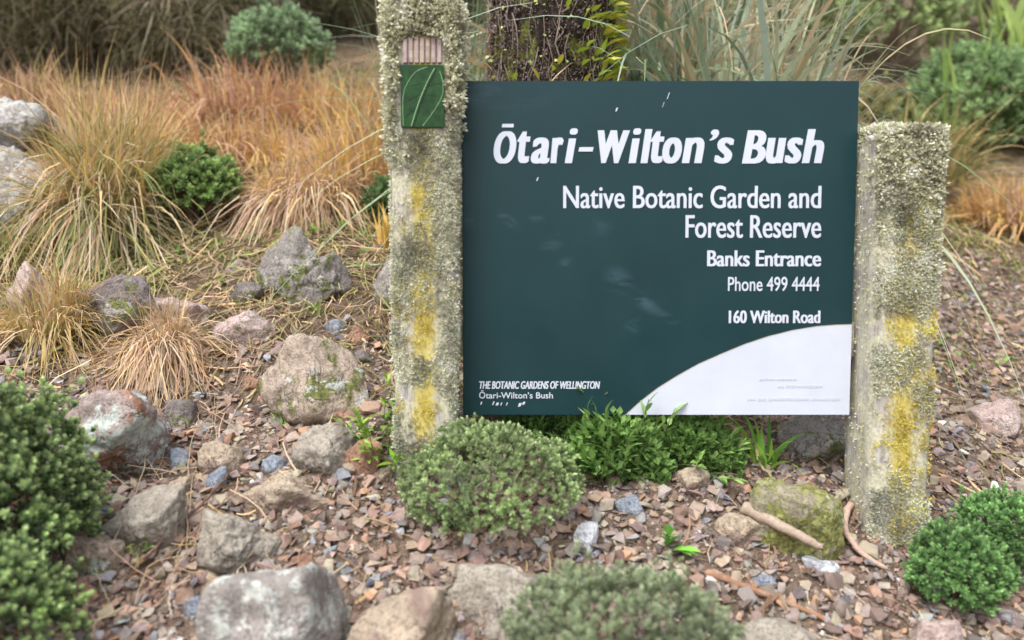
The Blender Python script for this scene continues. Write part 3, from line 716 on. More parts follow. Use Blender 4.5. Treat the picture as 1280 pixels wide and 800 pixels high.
# toetoe with long drooping leaves behind the sign
T1 = [(.26, .34, .22), (.36, .42, .28), (.46, .4, .24), (.18, .25, .13), (.62, .54, .38), (.36, .45, .36), (.46, .5, .32), (.56, .42, .26)]
strappy('big clump of long drooping grey green leaves behind the sign', (900, 330), 2.75, 270, 1.6, .018, T1, 71, xlim=(-9, 1.28), spread=.5, droop=.85, name='toetoe', rad=.24, seg=12, extra=2000)
strappy('clump of arching grey green leaves right of the dark tree trunk', (800, 330), 3.1, 270, 1.6, .018, T1, 72, xlim=(-9, 1.45), spread=.42, droop=.8, name='toetoe', rad=.2, seg=12, extra=1800)
strappy('clump of long pale arching leaves behind the left signpost', (548, 300), 3.0, 110, 1.5, .011, [(.5, .46, .32), (.42, .42, .28), (.2, .28, .14), (.26, .34, .2)], 73, xlim=(-.95, 9), zmin=.15, spread=.5, droop=.7, name='toetoe', rad=.14, seg=12, extra=160)
strappy('green strap leaved clump in front of the shrubs at the upper right', (1190, 215), 5.2, 40, .8, .024, [(.2, .33, .08), (.3, .42, .12)], 74, spread=.3, droop=.3, name='flax', rad=.2)
strappy('bright yellow green strap leaved clump at the top right corner', (1262, 110), 6.2, 50, 1.1, .04, [(.3, .42, .1), (.36, .48, .14)], 75, spread=.4, droop=.3, name='flax', rad=.2)

# ------------------------------------------------------------------ dark twiggy shrubs, upper left
def twiggy(label, px, depth, W, H, seed, n=7000, col=None):
    r = np.random.RandomState(seed); g = at(px[0], px[1], depth); g[2] = float(ground(g[0], g[1]))
    root = empty('twiggy_shrub', g); tag(root, label, 'shrub')
    d = r.normal(size=(n, 3)); d /= np.linalg.norm(d, axis=1)[:, None]; q = r.uniform(.25, 1, n)**.5
    c = np.array([0, 0, H*.5]); lump = 1+.22*vnoise(d*2.5+seed, 8)+.1*vnoise(d*6+seed, 9)
    P0 = c+d*np.array([W/2, W*.4, H*.55])*(q*lump)[:, None]
    L = r.uniform(.06, .22, n); a = d*.5+r.normal(0, .75, (n, 3)); a /= np.linalg.norm(a, axis=1)[:, None]; cv = r.normal(0, .5, (n, 3))
    t = np.linspace(0, 1, 4); P = P0[:, None]+a[:, None]*(L[:, None]*t)[..., None]+cv[:, None]*(L[:, None]*t**2*.7)[..., None]; P[..., 2] -= (L[:, None]*t**2*.3)
    s = np.cross(a, r.normal(size=(n, 3))); s /= np.linalg.norm(s, axis=1)[:, None]; off = s[:, None]*(r.uniform(.0018, .004, n)[:, None]*(1.1-t)*1.0)[..., None]
    V = np.stack([P-off, P+off], 2).reshape(-1, 3); i0 = np.arange(n)[:, None]*8+np.arange(3)[None]*2
    F = np.stack([i0, i0+1, i0+3, i0+2], -1).reshape(-1, 4)
    cols = np.array([tuple(min(.7,x*1.3) for x in c_) for c_ in col] if col else [(.4, .33, .24), (.24, .21, .14), (.5, .43, .33), (.18, .19, .1), (.3, .27, .18)]); ci = r.choice(len(cols), n)
    C = np.repeat(cols[ci]*r.uniform(.6, 1.3, (n, 1)), 8, 0)
    o = link('twigs', np_mesh('twigs', V, F, M_matt, C), root); tag(o, kind='stuff')
    k = n*2; i = r.choice(n, k); tt = r.uniform(0, 1, k); p = P0[i]+a[i]*(L[i]*tt)[:, None]
    V, F, C = clusters(r, p, r.normal(size=(k, 3)), 3, .014, .007, (.15, .16, .07), (.3, .29, .15), (.4, 1.3)); o = link('foliage', np_mesh('foliage', V, F, M_leaf, C), root); tag(o, kind='stuff')
    lob = [(np.array([r.uniform(-.3, .3)*W, r.uniform(-.2, .2)*W, H*r.uniform(.5, .9)]), np.array([W, W, H])*.2) for _ in range(10)]
    V, F, C = stems(r, np.zeros(3), lob, 24, .012); o = link('stems', np_mesh('stems', V, F, M_twig, C), root); tag(o, kind='stuff')
twiggy('grey brown twiggy shrub in the top left corner', (-10, 128), 4.7, 1.3, 1.25, 81, 9000)
twiggy('olive brown twiggy shrub above the big golden tussock', (115, 105), 4.9, 1.3, 1.3, 82, 9000)
twiggy('dark twiggy shrub left of the upper grey green shrub', (240, 115), 4.8, 1.1, 1.25, 83, 9000)
twiggy('sparse dark twiggy shrub behind the upper grey green shrub', (345, 60), 5.5, 1.3, 1.2, 84, 5000, [(.1, .08, .06), (.14, .11, .09), (.07, .08, .04)])
twiggy('sparse dark twiggy shrub behind the pale arching leaves', (450, 70), 5.4, 1.2, 1.4, 85, 5000, [(.1, .08, .06), (.07, .09, .04), (.09, .11, .05)])
twiggy('dark twiggy shrub far back above the golden tussock', (60, 20), 6.2, 2.0, 1.5, 86, 7000)
twiggy('dark twiggy shrub far back left of the tree trunk', (560, 60), 5.8, 1.6, 1.6, 87, 6000, [(.07, .1, .04), (.1, .13, .06), (.1, .08, .06)])
twiggy('dark twiggy shrub far back between the top shrubs', (260, 10), 6.6, 2.2, 1.6, 88, 7000)

# ------------------------------------------------------------------ broadleaf shrubs, upper right
def bgshrub(label, box, dist, seed, cin, cout, l=.055, n=2200, nl=12):
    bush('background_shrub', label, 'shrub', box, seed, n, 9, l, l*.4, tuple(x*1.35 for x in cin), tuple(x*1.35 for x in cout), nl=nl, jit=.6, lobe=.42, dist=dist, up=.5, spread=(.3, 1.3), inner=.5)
bgshrub('mid green shrub behind the right signpost', (1130, 60, 1300, 250), 5.0, 91, (.12, .19, .08), (.3, .42, .2))
bgshrub('dull green shrub at the right edge above the orange brown tussock', (1240, 80, 1420, 250), 4.9, 92, (.13, .19, .08), (.34, .44, .22))
bgshrub('light green shrub at the top right behind the drooping leaves', (1030, -60, 1190, 120), 6.0, 93, (.15, .2, .08), (.38, .46, .22))
bgshrub('pale green shrub in the top right corner', (1160, -90, 1360, 90), 6.5, 94, (.17, .24, .1), (.42, .52, .26))
bgshrub('yellow green shrub behind the clump of drooping leaves', (880, -80, 1060, 140), 6.3, 95, (.12, .15, .06), (.3, .34, .15))
bgshrub('dark green shrub behind the dark tree trunk', (650, -80, 850, 140), 6.1, 96, (.04, .08, .03), (.13, .2, .08))
bgshrub('olive shrub low behind the top of the right signpost', (1020, 110, 1160, 260), 5.2, 97, (.1, .12, .05), (.28, .27, .12), n=1200)
bgshrub('tall green shrub behind the corner shrubs at the top right', (1180, -330, 1480, 10), 8.0, 98, (.14, .2, .09), (.36, .44, .24), l=.07, n=1800)
bgshrub('tall green shrub far behind the drooping leaves', (880, -330, 1190, 0), 8.0, 99, (.12, .18, .08), (.3, .38, .2), l=.07, n=1800)

# ------------------------------------------------------------------ tree trunk with climbing epiphytes
def tree():
    r = np.random.RandomState(5); Yt = 2.35; g = at(677, 300, Yt); g[2] = float(ground(g[0], g[1])); Rd = .172
    root = empty('tree', g); tag(root, 'dark barked tree trunk with small climbing yellow green plants behind the sign', 'tree')
    na, nz = 150, 230; a = np.linspace(0, 2*math.pi, na, endpoint=False); z = np.linspace(-.1, 2.6, nz)
    A, Zz = np.meshgrid(a, z); rad0 = Rd*(1+.35*np.exp(-np.maximum(Zz, 0)*6)-.06*Zz)
    P = np.stack([np.cos(A)*3, np.sin(A)*3, Zz*5], -1)
    disp = .012*fbm(P, 4, 3)+.012*np.abs(fbm(np.stack([np.cos(A)*9, np.sin(A)*9, Zz*7], -1), 3, 8))
    rad = rad0+disp
    cx = .03*np.sin(Zz*1.4); V = np.stack([rad*np.cos(A)+cx, rad*np.sin(A), Zz], -1).reshape(-1, 3)
    i = np.arange(nz-1)[:, None]*na; j = np.arange(na)[None]; jn = (j+1) % na
    F = np.stack([i+j, i+jn, i+na+jn, i+na+j], -1).reshape(-1, 4)
    m, t, b = new_mat('dark_bark', .95, .1); v = coords(t); n1 = noise(t, v, 30, 6, .75); n2 = noise(t, v, 8, 5, .7)
    c = ramp(t, n1, [(.35, (.016, .012, .01)), (.55, (.055, .042, .034)), (.7, (.15, .12, .1))])
    c = mix(t, ramp(t, n2, [(.52, g1(0)), (.6, g1(.75))]), c, (.22, .25, .05)); t.links.new(c, b.inputs['Base Color']); bump(t, b, n1, 1, .02)
    link('trunk', np_mesh('trunk', V, F, m, smooth=True), root)
    # two limbs above the view
    paths = []; radii = []
    for sgn in (-1, 1):
        tt = np.linspace(0, 1, 8); paths.append(np.stack([sgn*tt*.7+.02, tt*.2, 2.5+tt*1.1], -1)); radii.append(np.linspace(.13, .05, 8))
    for pth, rr in zip(paths, radii):
        V, F = tubes([pth], [rr], 10); link('limb', np_mesh('limb', V, F, m, smooth=True), root)
    # rootlets and vine stems creeping on the bark
    def surf(ang, zz, off=.0):
        rr = Rd*(1+.35*np.exp(-np.maximum(zz, 0)*6)-.06*zz)+off; return np.array([rr*math.cos(ang)+.03*math.sin(zz*1.4), rr*math.sin(ang), zz])
    paths = []; radii = []
    for k in range(240):
        an = r.uniform(math.pi*.9, math.pi*2.1); z0 = r.uniform(.3, 1.3); L = r.uniform(.06, .35); pts = []; w0 = an
        for q in range(9):
            w0 += r.normal(0, .05); pts.append(surf(w0, z0+L*q/8, .017+.006*math.sin(q)))
        paths.append(np.array(pts)); radii.append(np.full(9, r.choice([.0008, .0012, .002])))
    V, F = tubes(paths, radii, 5); o = link('vine_stems', np_mesh('vine_stems', V, F, M_twig, np.repeat(np.array([(.24, .19, .16)]), len(V), 0)), root); tag(o, kind='stuff')
    # tangle of rootlets and crumbs of bark as fine relief
    nq = 6000; an = r.uniform(math.pi*.85, math.pi*2.15, nq); zz = r.uniform(.35, 1.2, nq)
    p = np.array([surf(a_, z_, .012) for a_, z_ in zip(an, zz)]); dd = np.stack([np.cos(an), np.sin(an), r.normal(0, .6, nq)], -1)+r.normal(0, .5, (nq, 3))
    V, F, C = clusters(r, p, dd, 3, .014, .005, (.06, .045, .04), (.3, .23, .21), (.3, 1.3)); o = link('bark_flakes', np_mesh('bark_flakes', V, F, M_matt, C), root); tag(o, kind='stuff')
    big = [leaf_mesh(.042, .015, c_, .35) for c_ in [(.4, .48, .06), (.3, .4, .05), (.5, .46, .07)]]
    lil = [leaf_mesh(.014, .011, c_, .2) for c_ in [(.32, .42, .1), (.45, .5, .2), (.25, .36, .12), (.5, .5, .14)]]
    org = leaf_mesh(.016, .011, (.6, .26, .08), .2)
    for k in range(295):
        if k < 190: an = 2*math.pi+.25-abs(r.normal(0, .85)); me = big[r.randint(3)]; sc = r.uniform(.7, 1.25)
        else: an = r.uniform(math.pi*1.0, math.pi*2.0); me = lil[r.randint(4)] if k < 285 else org; sc = r.uniform(.6, 1.1)
        z_ = r.uniform(.56, .92); p = surf(an, z_, .018); d = Vector((math.cos(an)*.8, math.sin(an)*.8, -.35))+Vector(r.normal(0, .35, 3))
        if k < 190: d = Vector((math.cos(an)*.7+.2, math.sin(an)*.7, .7))+Vector(r.normal(0, .3, 3))
        o = link('leaf', me, root); aim(o, Vector(p), d, r.normal(0, .6), sc)
tree()

# ------------------------------------------------------------------ signposts
def wood_mat():
    m, t, b = new_mat('weathered_wood', .9, .2); v = coords(t)
    mp = N(t, 'ShaderNodeMapping'); mp.inputs['Scale'].default_value = (1, 1, .07); t.links.new(v, mp.inputs[0])
    n1 = noise(t, mp.outputs[0], 130, 5, .7); n2 = noise(t, v, 16, 6, .7, .3); n3 = noise(t, v, 70, 8, .85, .3)
    c = ramp(t, n1, [(.3, (.18, .16, .145)), (.5, (.38, .35, .33)), (.7, (.56, .53, .5))])
    n5 = noise(t, v, 160, 3, .7)
    lc_ = ramp(t, n5, [(.35, (.34, .32, .22)), (.6, (.62, .6, .45))])
    c = mix(t, ramp(t, n2, [(.42, g1(0)), (.52, g1(.85))]), c, lc_)
    sx = N(t, 'ShaderNodeSeparateXYZ'); t.links.new(v, sx.inputs[0])
    # golden lichen runs down the middle of the face
    bx = N(t, 'ShaderNodeMath', operation='ABSOLUTE'); t.links.new(sx.outputs[0], bx.inputs[0])
    bd = N(t, 'ShaderNodeMapRange'); bd.inputs['From Min'].default_value = .055; bd.inputs['From Max'].default_value = .01; t.links.new(bx.outputs[0], bd.inputs[0])
    ad = N(t, 'ShaderNodeMath', operation='MULTIPLY'); t.links.new(n3, ad.inputs[0]); t.links.new(bd.outputs[0], ad.inputs[1])
    c = mix(t, ramp(t, ad.outputs[0], [(.32, g1(0)), (.46, g1(.8))]), c, (.56, .46, .1))
    t.links.new(c, b.inputs['Base Color']); bump(t, b, n1, .8, .004); return m
M_wood = wood_mat()
def flakes(r, P, Nn, size, cols, nf=5):
    """little ruffled lichen lobes standing off a surface"""
    k = len(P); P = P + r.normal(0, .0012, P.shape)
    V, F, C = clusters(r, P, Nn, nf, size, size*.42, cols[0], cols[1], (.3, 1.45), .7)
    q = np.repeat(P, nf*5, 0); a = fbm(q*26, 3, 71); b = fbm(q*60, 2, 72)
    C = C*(1+.28*a)[:, None]
    C = C*(1-.35*np.clip(b, 0, 1))[:, None] + np.array([.36, .3, .22])*(.35*np.clip(b, 0, 1))[:, None]
    return V, F, np.clip(C, 0, .85)
def post(label, xl, xr_, yf, ztop, seed, yellow_hi, plate=False, taper=.0, dens=1.0, topmat=1.0, keep=None, yw=.24, ya=0.0, shag=1.0, sides0=(.6, .2, .2)):
    r = np.random.RandomState(seed); cx = (xl+xr_)/2; W = xr_-xl; Dp = .135; gz = float(ground(cx, yf))
    zb = gz-.15; H = ztop-zb; base = Vector((cx, yf+Dp/2, gz)); root = empty('signpost', base); tag(root, label, 'post')
    # body: box loop with softened, eroded corners
    nz = 120; rings = []
    prof = []
    for k in range(40):
        a = 2*math.pi*k/40+math.pi/4; c_, s_ = math.cos(a), math.sin(a); p_ = 9
        q = (abs(c_)**p_+abs(s_)**p_)**(-1/p_); prof.append((c_*q, s_*q))
    prof = np.array(prof); z = np.linspace(zb, ztop, nz)
    K = len(prof); V = np.zeros((nz, K, 3))
    for i, zz in enumerate(z):
        f = 1-taper*(ztop-zz)/H; e = min(1, (ztop-zz)/.006*.1+.94)
        V[i, :, 0] = prof[:, 0]*W/2*f*e; V[i, :, 1] = prof[:, 1]*Dp/2*e; V[i, :, 2] = zz-gz
    nz_ = .0022*fbm(np.stack([V[..., 0]*60, V[..., 1]*60, V[..., 2]*5], -1), 3, seed)+.0018*fbm(V*22, 3, seed+5)
    V[..., :2] *= (1+nz_/(W/2))[..., None]
    i = np.arange(nz-1)[:, None]*K; j = np.arange(K)[None]; jn = (j+1) % K
    F = [tuple(x) for x in np.stack([i+j, i+jn, i+K+jn, i+K+j], -1).reshape(-1, 4)]
    me = bpy.data.meshes.new('timber'); me.from_pydata(V.reshape(-1, 3).tolist(), [], [tuple(int(y) for y in x) for x in F]+[tuple(range((nz-1)*K, nz*K))]); me.materials.append(M_wood)
    me.polygons.foreach_set('use_smooth', [True]*len(F)+[False]); link('timber', me, root)
    # lichen
    def faces(n, zlo, zhi, sides=sides0):
        s = r.choice(3, n, p=sides); u = r.uniform(-1, 1, n); zz = r.uniform(zlo, zhi, n)-gz; f = 1-taper*(ztop-gz-zz)/H
        P = np.zeros((n, 3)); Nn = np.zeros((n, 3))
        a = s == 0; P[a] = np.stack([u[a]*W/2*f[a], np.full(a.sum(), -Dp/2), zz[a]], -1); Nn[a] = (0, -1, .15)
        a = s == 1; P[a] = np.stack([W/2*f[a], u[a]*Dp/2, zz[a]], -1); Nn[a] = (1, 0, .15)
        a = s == 2; P[a] = np.stack([-W/2*f[a], u[a]*Dp/2, zz[a]], -1); Nn[a] = (-1, 0, .15)
        return P, Nn, s
    zv0 = max(gz, on_plane(0, 800, yf)[2]); out = []
    n = int(21000*dens*(ztop-gz)/.95); P, Nn, s = faces(n, gz, ztop)
    h = (P[:, 2])/(ztop-gz); nz2 = fbm(P*14, 4, seed+9)
    edge = np.abs(P[:, 0])/(W/2)
    pr = np.clip((.2+.7*h**1.6+.75*nz2+.2*(edge-.55))*1.4, 0, 1)
    kk = r.uniform(size=n) < pr
    if keep is not None: kk &= ~((s == 0) & keep(P[:, 0], P[:, 2]+gz))
    P, Nn = P[kk], Nn[kk]; 
    sz = .0062
    V1 = flakes(r, P+Nn*.001, Nn+r.normal(0, .35, P.shape), sz, ((.54, .54, .42), (.74, .75, .6)))
    out.append(V1)
    # thicker shaggy lichen near the top and over the corners
    n = int(6500*dens*shag); P, Nn, s = faces(n, ztop-.3, ztop, sides0); h = (P[:, 2]+gz-(ztop-.3))/.3; edge = np.abs(P[:, 0])/(W/2); nz2 = fbm(P*20, 3, seed+19)
    kk = r.uniform(size=n) < np.clip(h**2*1.1+.5*(edge-.75)+.35*nz2, 0, 1)
    if keep is not None: kk &= ~((s == 0) & keep(P[:, 0], P[:, 2]+gz))
    P, Nn = P[kk], Nn[kk]; lift = r.uniform(.001, .012, len(P))*topmat
    out.append(flakes(r, P+Nn*lift[:, None], Nn+r.normal(0, .6, P.shape), .012, ((.54, .54, .38), (.82, .82, .64)), 7))
    # cap
    n = 1500; P = np.stack([r.uniform(-1, 1, n)*W/2, r.uniform(-1, 1, n)*Dp/2, np.full(n, ztop-gz)], -1); P[:, 2] += r.uniform(-.004, .012, n)*topmat
    out.append(flakes(r, P, np.array([0, -.2, 1.])+r.normal(0, .6, P.shape), .012, ((.54, .54, .38), (.82, .82, .64)), 7))
    V, F, C = join(out); o = link('lichen', np_mesh('lichen', V, F, M_matt, C), root); tag(o, kind='stuff', label='pale grey green crusty lichen')
    # golden lichen
    n = int(6500*dens*yw/.24); P, Nn, s = faces(n, gz, gz+(ztop-gz)*yellow_hi, (.8, .15, .05)); nz2 = fbm(P*np.array([34, 34, 16]), 4, seed+29, .65)
    h = P[:, 2]/((ztop-gz)*yellow_hi)
    ce = np.exp(-((P[:, 0]-ya*W)/(W*yw))**2); kk = r.uniform(size=n) < np.clip((1.0-.55*h)*ce*.85+.8*nz2-.22, 0, 1)
    P, Nn = P[kk], Nn[kk]
    V, F, C = flakes(r, P+Nn*.0008, Nn+r.normal(0, .35, P.shape), .0048, ((.54, .46, .12), (.8, .68, .16)))
    o = link('golden_lichen', np_mesh('golden_lichen', V, F, M_matt, C), root); tag(o, kind='stuff', label='golden yellow crusty lichen')
    return root, base, W, Dp, gz
YF = 1.55
def XZ(px, py, Y=YF): p = on_plane(px, py, Y); return p[0], p[2]
xl, _ = XZ(490, 400); xr_, _ = XZ(573, 400); _, zt = XZ(530, -2)
px0, pz1 = XZ(501, 82); px1, pz0 = XZ(556, 160); gx0, gz1 = XZ(503, 47); gx1, gz0 = XZ(553, 80)
cxL = (xl+xr_)/2
keepL = lambda x, z: (x+cxL > px0-.003) & (x+cxL < px1+.003) & (z > pz0-.006) & (z < gz1)
pl, pbase, PW_, PD_, pgz = post('lichen covered wooden signpost with green leaf marker left of the sign', xl-.004, xr_, YF, zt, 201, .62, taper=.13, keep=keepL, sides0=(.62, .13, .25), shag=.8)
xl2, _ = XZ(1090, 400); xr2, _ = XZ(1170, 400); _, zt2 = XZ(1130, 160)
post('shorter lichen covered wooden signpost at the right of the sign', xl2, xr2+.006, YF, zt2, 202, .95, taper=.13, dens=1.0, topmat=.3, yw=.42, ya=.16, shag=.3, sides0=(.8, .17, .03))
for k_, (pyk) in enumerate((430, 300)):
    pass

# grooved bare wood patch and leaf marker on the left post
def boxm(bm, x0, x1, y0, y1, z0, z1):
    v = [bm.verts.new((x, y, z)) for x in (x0, x1) for y in (y0, y1) for z in (z0, z1)]
    for f in ((0, 1, 3, 2), (4, 6, 7, 5), (0, 4, 5, 1), (2, 3, 7, 6), (0, 2, 6, 4), (1, 5, 7, 3)): bm.faces.new([v[i] for i in f])
loc = lambda x, y, z: (x-pbase[0], y-pbase[1], z-pbase[2])
M_ridge, t_, b_ = new_mat('bare_pinkish_wood', .85, .2)
nn_ = noise(t_, coords(t_), 90, 4); t_.links.new(ramp(t_, nn_, [(.3, (.27, .2, .18)), (.7, (.5, .41, .39))]), b_.inputs['Base Color'])
r = np.random.RandomState(8); nr = 7
for k in range(nr):
    bm = bmesh.new(); wdt = (gx1-gx0)/nr; a = gx0+wdt*k+wdt*.13; b2 = gx0+wdt*(k+1)-wdt*.13; q0 = loc(a, YF-.0045-r.uniform(0, .0015), gz0+.001); q1 = loc(b2, YF+.004, gz1-r.uniform(0, .004))
    boxm(bm, q0[0], q1[0], q0[1], q1[1], q0[2], q1[2]); bmesh.ops.recalc_face_normals(bm, faces=bm.faces); bmesh.ops.bevel(bm, geom=bm.edges[:], offset=.001, segments=1, affect='EDGES')
    bm_obj('wood_ridge', bm, M_ridge, pl)
M_tile, t_, b_ = new_mat('green_enamel', .25, .3); v_ = coords(t_)
n_ = noise(t_, v_, 60, 4, .6); t_.links.new(ramp(t_, n_, [(.35, (.005, .03, .006)), (.65, (.014, .07, .012))]), b_.inputs['Base Color'])
bm = bmesh.new(); q0 = loc(px0, YF-.008, pz0); q1 = loc(px1, YF+.002, pz1); boxm(bm, q0[0], q1[0], q0[1], q1[1], q0[2], q1[2]); bmesh.ops.recalc_face_normals(bm, faces=bm.faces); bmesh.ops.bevel(bm, geom=bm.edges[:], offset=.0012, segments=2, affect='EDGES')
tile = bm_obj('marker_plate', bm, M_tile, pl); tag(tile, label='glossy dark green square plate with a raised leaf outline')
M_vein, t_, b_ = new_mat('pale_vein', .4, .5); b_.inputs['Base Color'].default_value = (.3, .5, .26, 1)
M_dkv, t_, b_ = new_mat('dark_groove', .5, .4); b_.inputs['Base Color'].default_value = (.006, .02, .008, 1)
def leafline(pts, rad, mat, name):
    P = []
    for (u, v_) in pts: P.append(loc(px0+(px1-px0)*u, YF-.0085, pz1+(pz0-pz1)*v_))
    P = np.array(P); tt = np.linspace(0, len(P)-1, 24); i = np.clip(tt.astype(int), 0, len(P)-2); f = (tt-i)[:, None]
    # Catmull-Rom
    Pm = P[np.maximum(i-1, 0)]; P0 = P[i]; P1 = P[i+1]; P2 = P[np.minimum(i+2, len(P)-1)]
    Q = .5*((2*P0)+(-Pm+P1)*f+(2*Pm-5*P0+4*P1-P2)*f**2+(-Pm+3*P0-3*P1+P2)*f**3)
    V, F = tubes([Q], [np.full(24, rad)], 6); o = link(name, np_mesh(name, V, F, mat, smooth=True), tile); return o
leafline([(.62, .04), (.35, .12), (.12, .35), (.05, .6), (.06, .97)], .00045, M_vein, 'leaf_outline')
leafline([(.9, .1), (.97, .3), (.95, .5), (.75, .75), (.5, .98)], .00045, M_vein, 'leaf_outline')
leafline([(.78, .06), (.6, .3), (.42, .6), (.24, .98)], .0008, M_vein, 'leaf_midrib')
leafline([(.82, .08), (.64, .32), (.46, .62), (.29, .98)], .0009, M_dkv, 'leaf_midrib')
for (a, b2) in (((.6, .3), (.2, .35)), ((.5, .46), (.12, .6)), ((.38, .68), (.1, .85)), ((.62, .34), (.93, .3)), ((.52, .5), (.85, .5)), ((.42, .66), (.65, .75))):
    leafline([a, ((a[0]+b2[0])/2, (a[1]+b2[1])/2-.02), b2], .00035, M_tile, 'leaf_vein')

# ------------------------------------------------------------------ the sign
YS = 1.62
sx0, sz1 = XZ(579, 101, YS); sx1, sz0 = XZ(1067, 519, YS)
sx0 = XZ(578, 310, YS)[0]; sx1 = XZ(1068, 310, YS)[0]
sroot = empty('sign_board', ((sx0+sx1)/2, YS, sz0)); tag(sroot, 'large dark teal botanic garden sign board with white lettering', 'sign')
SO = np.array([(sx0+sx1)/2, YS, sz0])
M_sign, t, b = new_mat('teal_paint', .38, .3); v = coords(t)
c = ramp(t, noise(t, v, 5, 4, .6), [(.3, (.006, .030, .036)), (.7, (.008, .038, .044))])
mp = N(t, 'ShaderNodeMapping'); mp.inputs['Rotation'].default_value = (0, R(38), 0); mp.inputs['Scale'].default_value = (.45, 1, 1.5); t.links.new(v, mp.inputs[0])
nsm = noise(t, mp.outputs[0], 22, 5, .6, 1.2)
def smear(px, py, rx, rz, rot, amt, c):
    k = YS/FPX; p = on_plane(px, py, YS); cx_, cz_ = p[0]-SO[0], p[2]-SO[2]
    m_ = N(t, 'ShaderNodeMapping', vector_type='TEXTURE'); m_.inputs['Location'].default_value = (cx_, 0, cz_); m_.inputs['Rotation'].default_value = (0, R(rot), 0); m_.inputs['Scale'].default_value = (rx*k, 1000, rz*k)
    t.links.new(v, m_.inputs[0]); ln_ = N(t, 'ShaderNodeVectorMath', operation='LENGTH'); t.links.new(m_.outputs[0], ln_.inputs[0])
    mr = N(t, 'ShaderNodeMapRange'); mr.interpolation_type = 'SMOOTHSTEP'; mr.inputs['From Min'].default_value = 1; mr.inputs['From Max'].default_value = .2; mr.inputs['To Max'].default_value = amt*.6; mr.inputs['From Max'].default_value = 0; t.links.new(ln_.outputs['Value'], mr.inputs[0])
    mu = N(t, 'ShaderNodeMath', operation='MULTIPLY'); t.links.new(mr.outputs[0], mu.inputs[0]); t.links.new(ramp(t, nsm, [(.42, g1(.0)), (.62, g1(1))]), mu.inputs[1])
    return mix(t, mu.outputs[0], c, (.09, .17, .22))
for q in ((772, 352, 30, 24, 35, .5), (806, 378, 34, 13, 35, .5), (835, 398, 26, 10, 30, .35), (707, 329, 16, 9, -15, .7), (635, 275, 24, 9, 40, .55), (671, 273, 14, 6, 0, .5), (690, 305, 24, 16, -30, .25),
          (603, 118, 34, 18, -20, .45), (583, 270, 14, 26, 0, .3), (752, 285, 20, 22, 0, .2), (790, 410, 24, 14, -30, .3), (650, 130, 60, 14, -8, .15)): c = smear(*q, c)
c = mix(t, ramp(t, noise(t, v, 160, 2), [(.76, g1(0)), (.8, g1(.25))]), c, (.3, .36, .4))
t.links.new(c, b.inputs['Base Color']); rr = ramp(t, noise(t, v, 9, 4), [(.3, g1(.3)), (.7, g1(.48))]); t.links.new(rr, b.inputs['Roughness'])
bm = bmesh.new(); boxm(bm, -(sx1-sx0)/2, (sx1-sx0)/2, 0, .012, 0, sz1-sz0); bmesh.ops.recalc_face_normals(bm, faces=bm.faces); bmesh.ops.bevel(bm, geom=bm.edges[:], offset=.0012, segments=2, affect='EDGES')
bm_obj('panel', bm, M_sign, sroot)
# two battens behind the panel reaching both posts
for zz in (.12, .52):
    bm = bmesh.new(); boxm(bm, -(sx1-sx0)/2-.005, (sx1-sx0)/2+.01, .0125, .045, zz, zz+.07); bmesh.ops.recalc_face_normals(bm, faces=bm.faces); bm_obj('batten', bm, M_wood, sroot)
M_white, t, b = new_mat('white_print', .4, .4); v = coords(t)
t.links.new(ramp(t, noise(t, v, 12, 5), [(.3, (.52, .56, .66)), (.7, (.57, .61, .70))]), b.inputs['Base Color'])
def S(px, py): p = on_plane(px, py, YS); return p[0]-SO[0], p[2]-SO[2]
# white quarter field
arc = [(782, 519), (800, 502), (822, 485), (846, 470), (872, 455.5), (900, 443), (930, 430.5), (960, 420.5), (990, 413), (1020, 408), (1045, 406), (1066.5, 405.5)]
poly = [S(*a) for a in arc]; poly[0] = (poly[0][0], .0012); xe = (sx1-sx0)/2-.001; poly[-1] = (xe, poly[-1][1]); poly.append((xe, .0012))
bm = bmesh.new(); vf = [bm.verts.new((x, -.0012, z)) for x, z in poly]; f = bm.faces.new(vf); ex = bmesh.ops.extrude_face_region(bm, geom=[f]); bmesh.ops.translate(bm, vec=(0, .0010, 0), verts=[e for e in ex['geom'] if isinstance(e, bmesh.types.BMVert)]); bmesh.ops.recalc_face_normals(bm, faces=bm.faces)
bm_obj('white_field', bm, M_white, sroot)
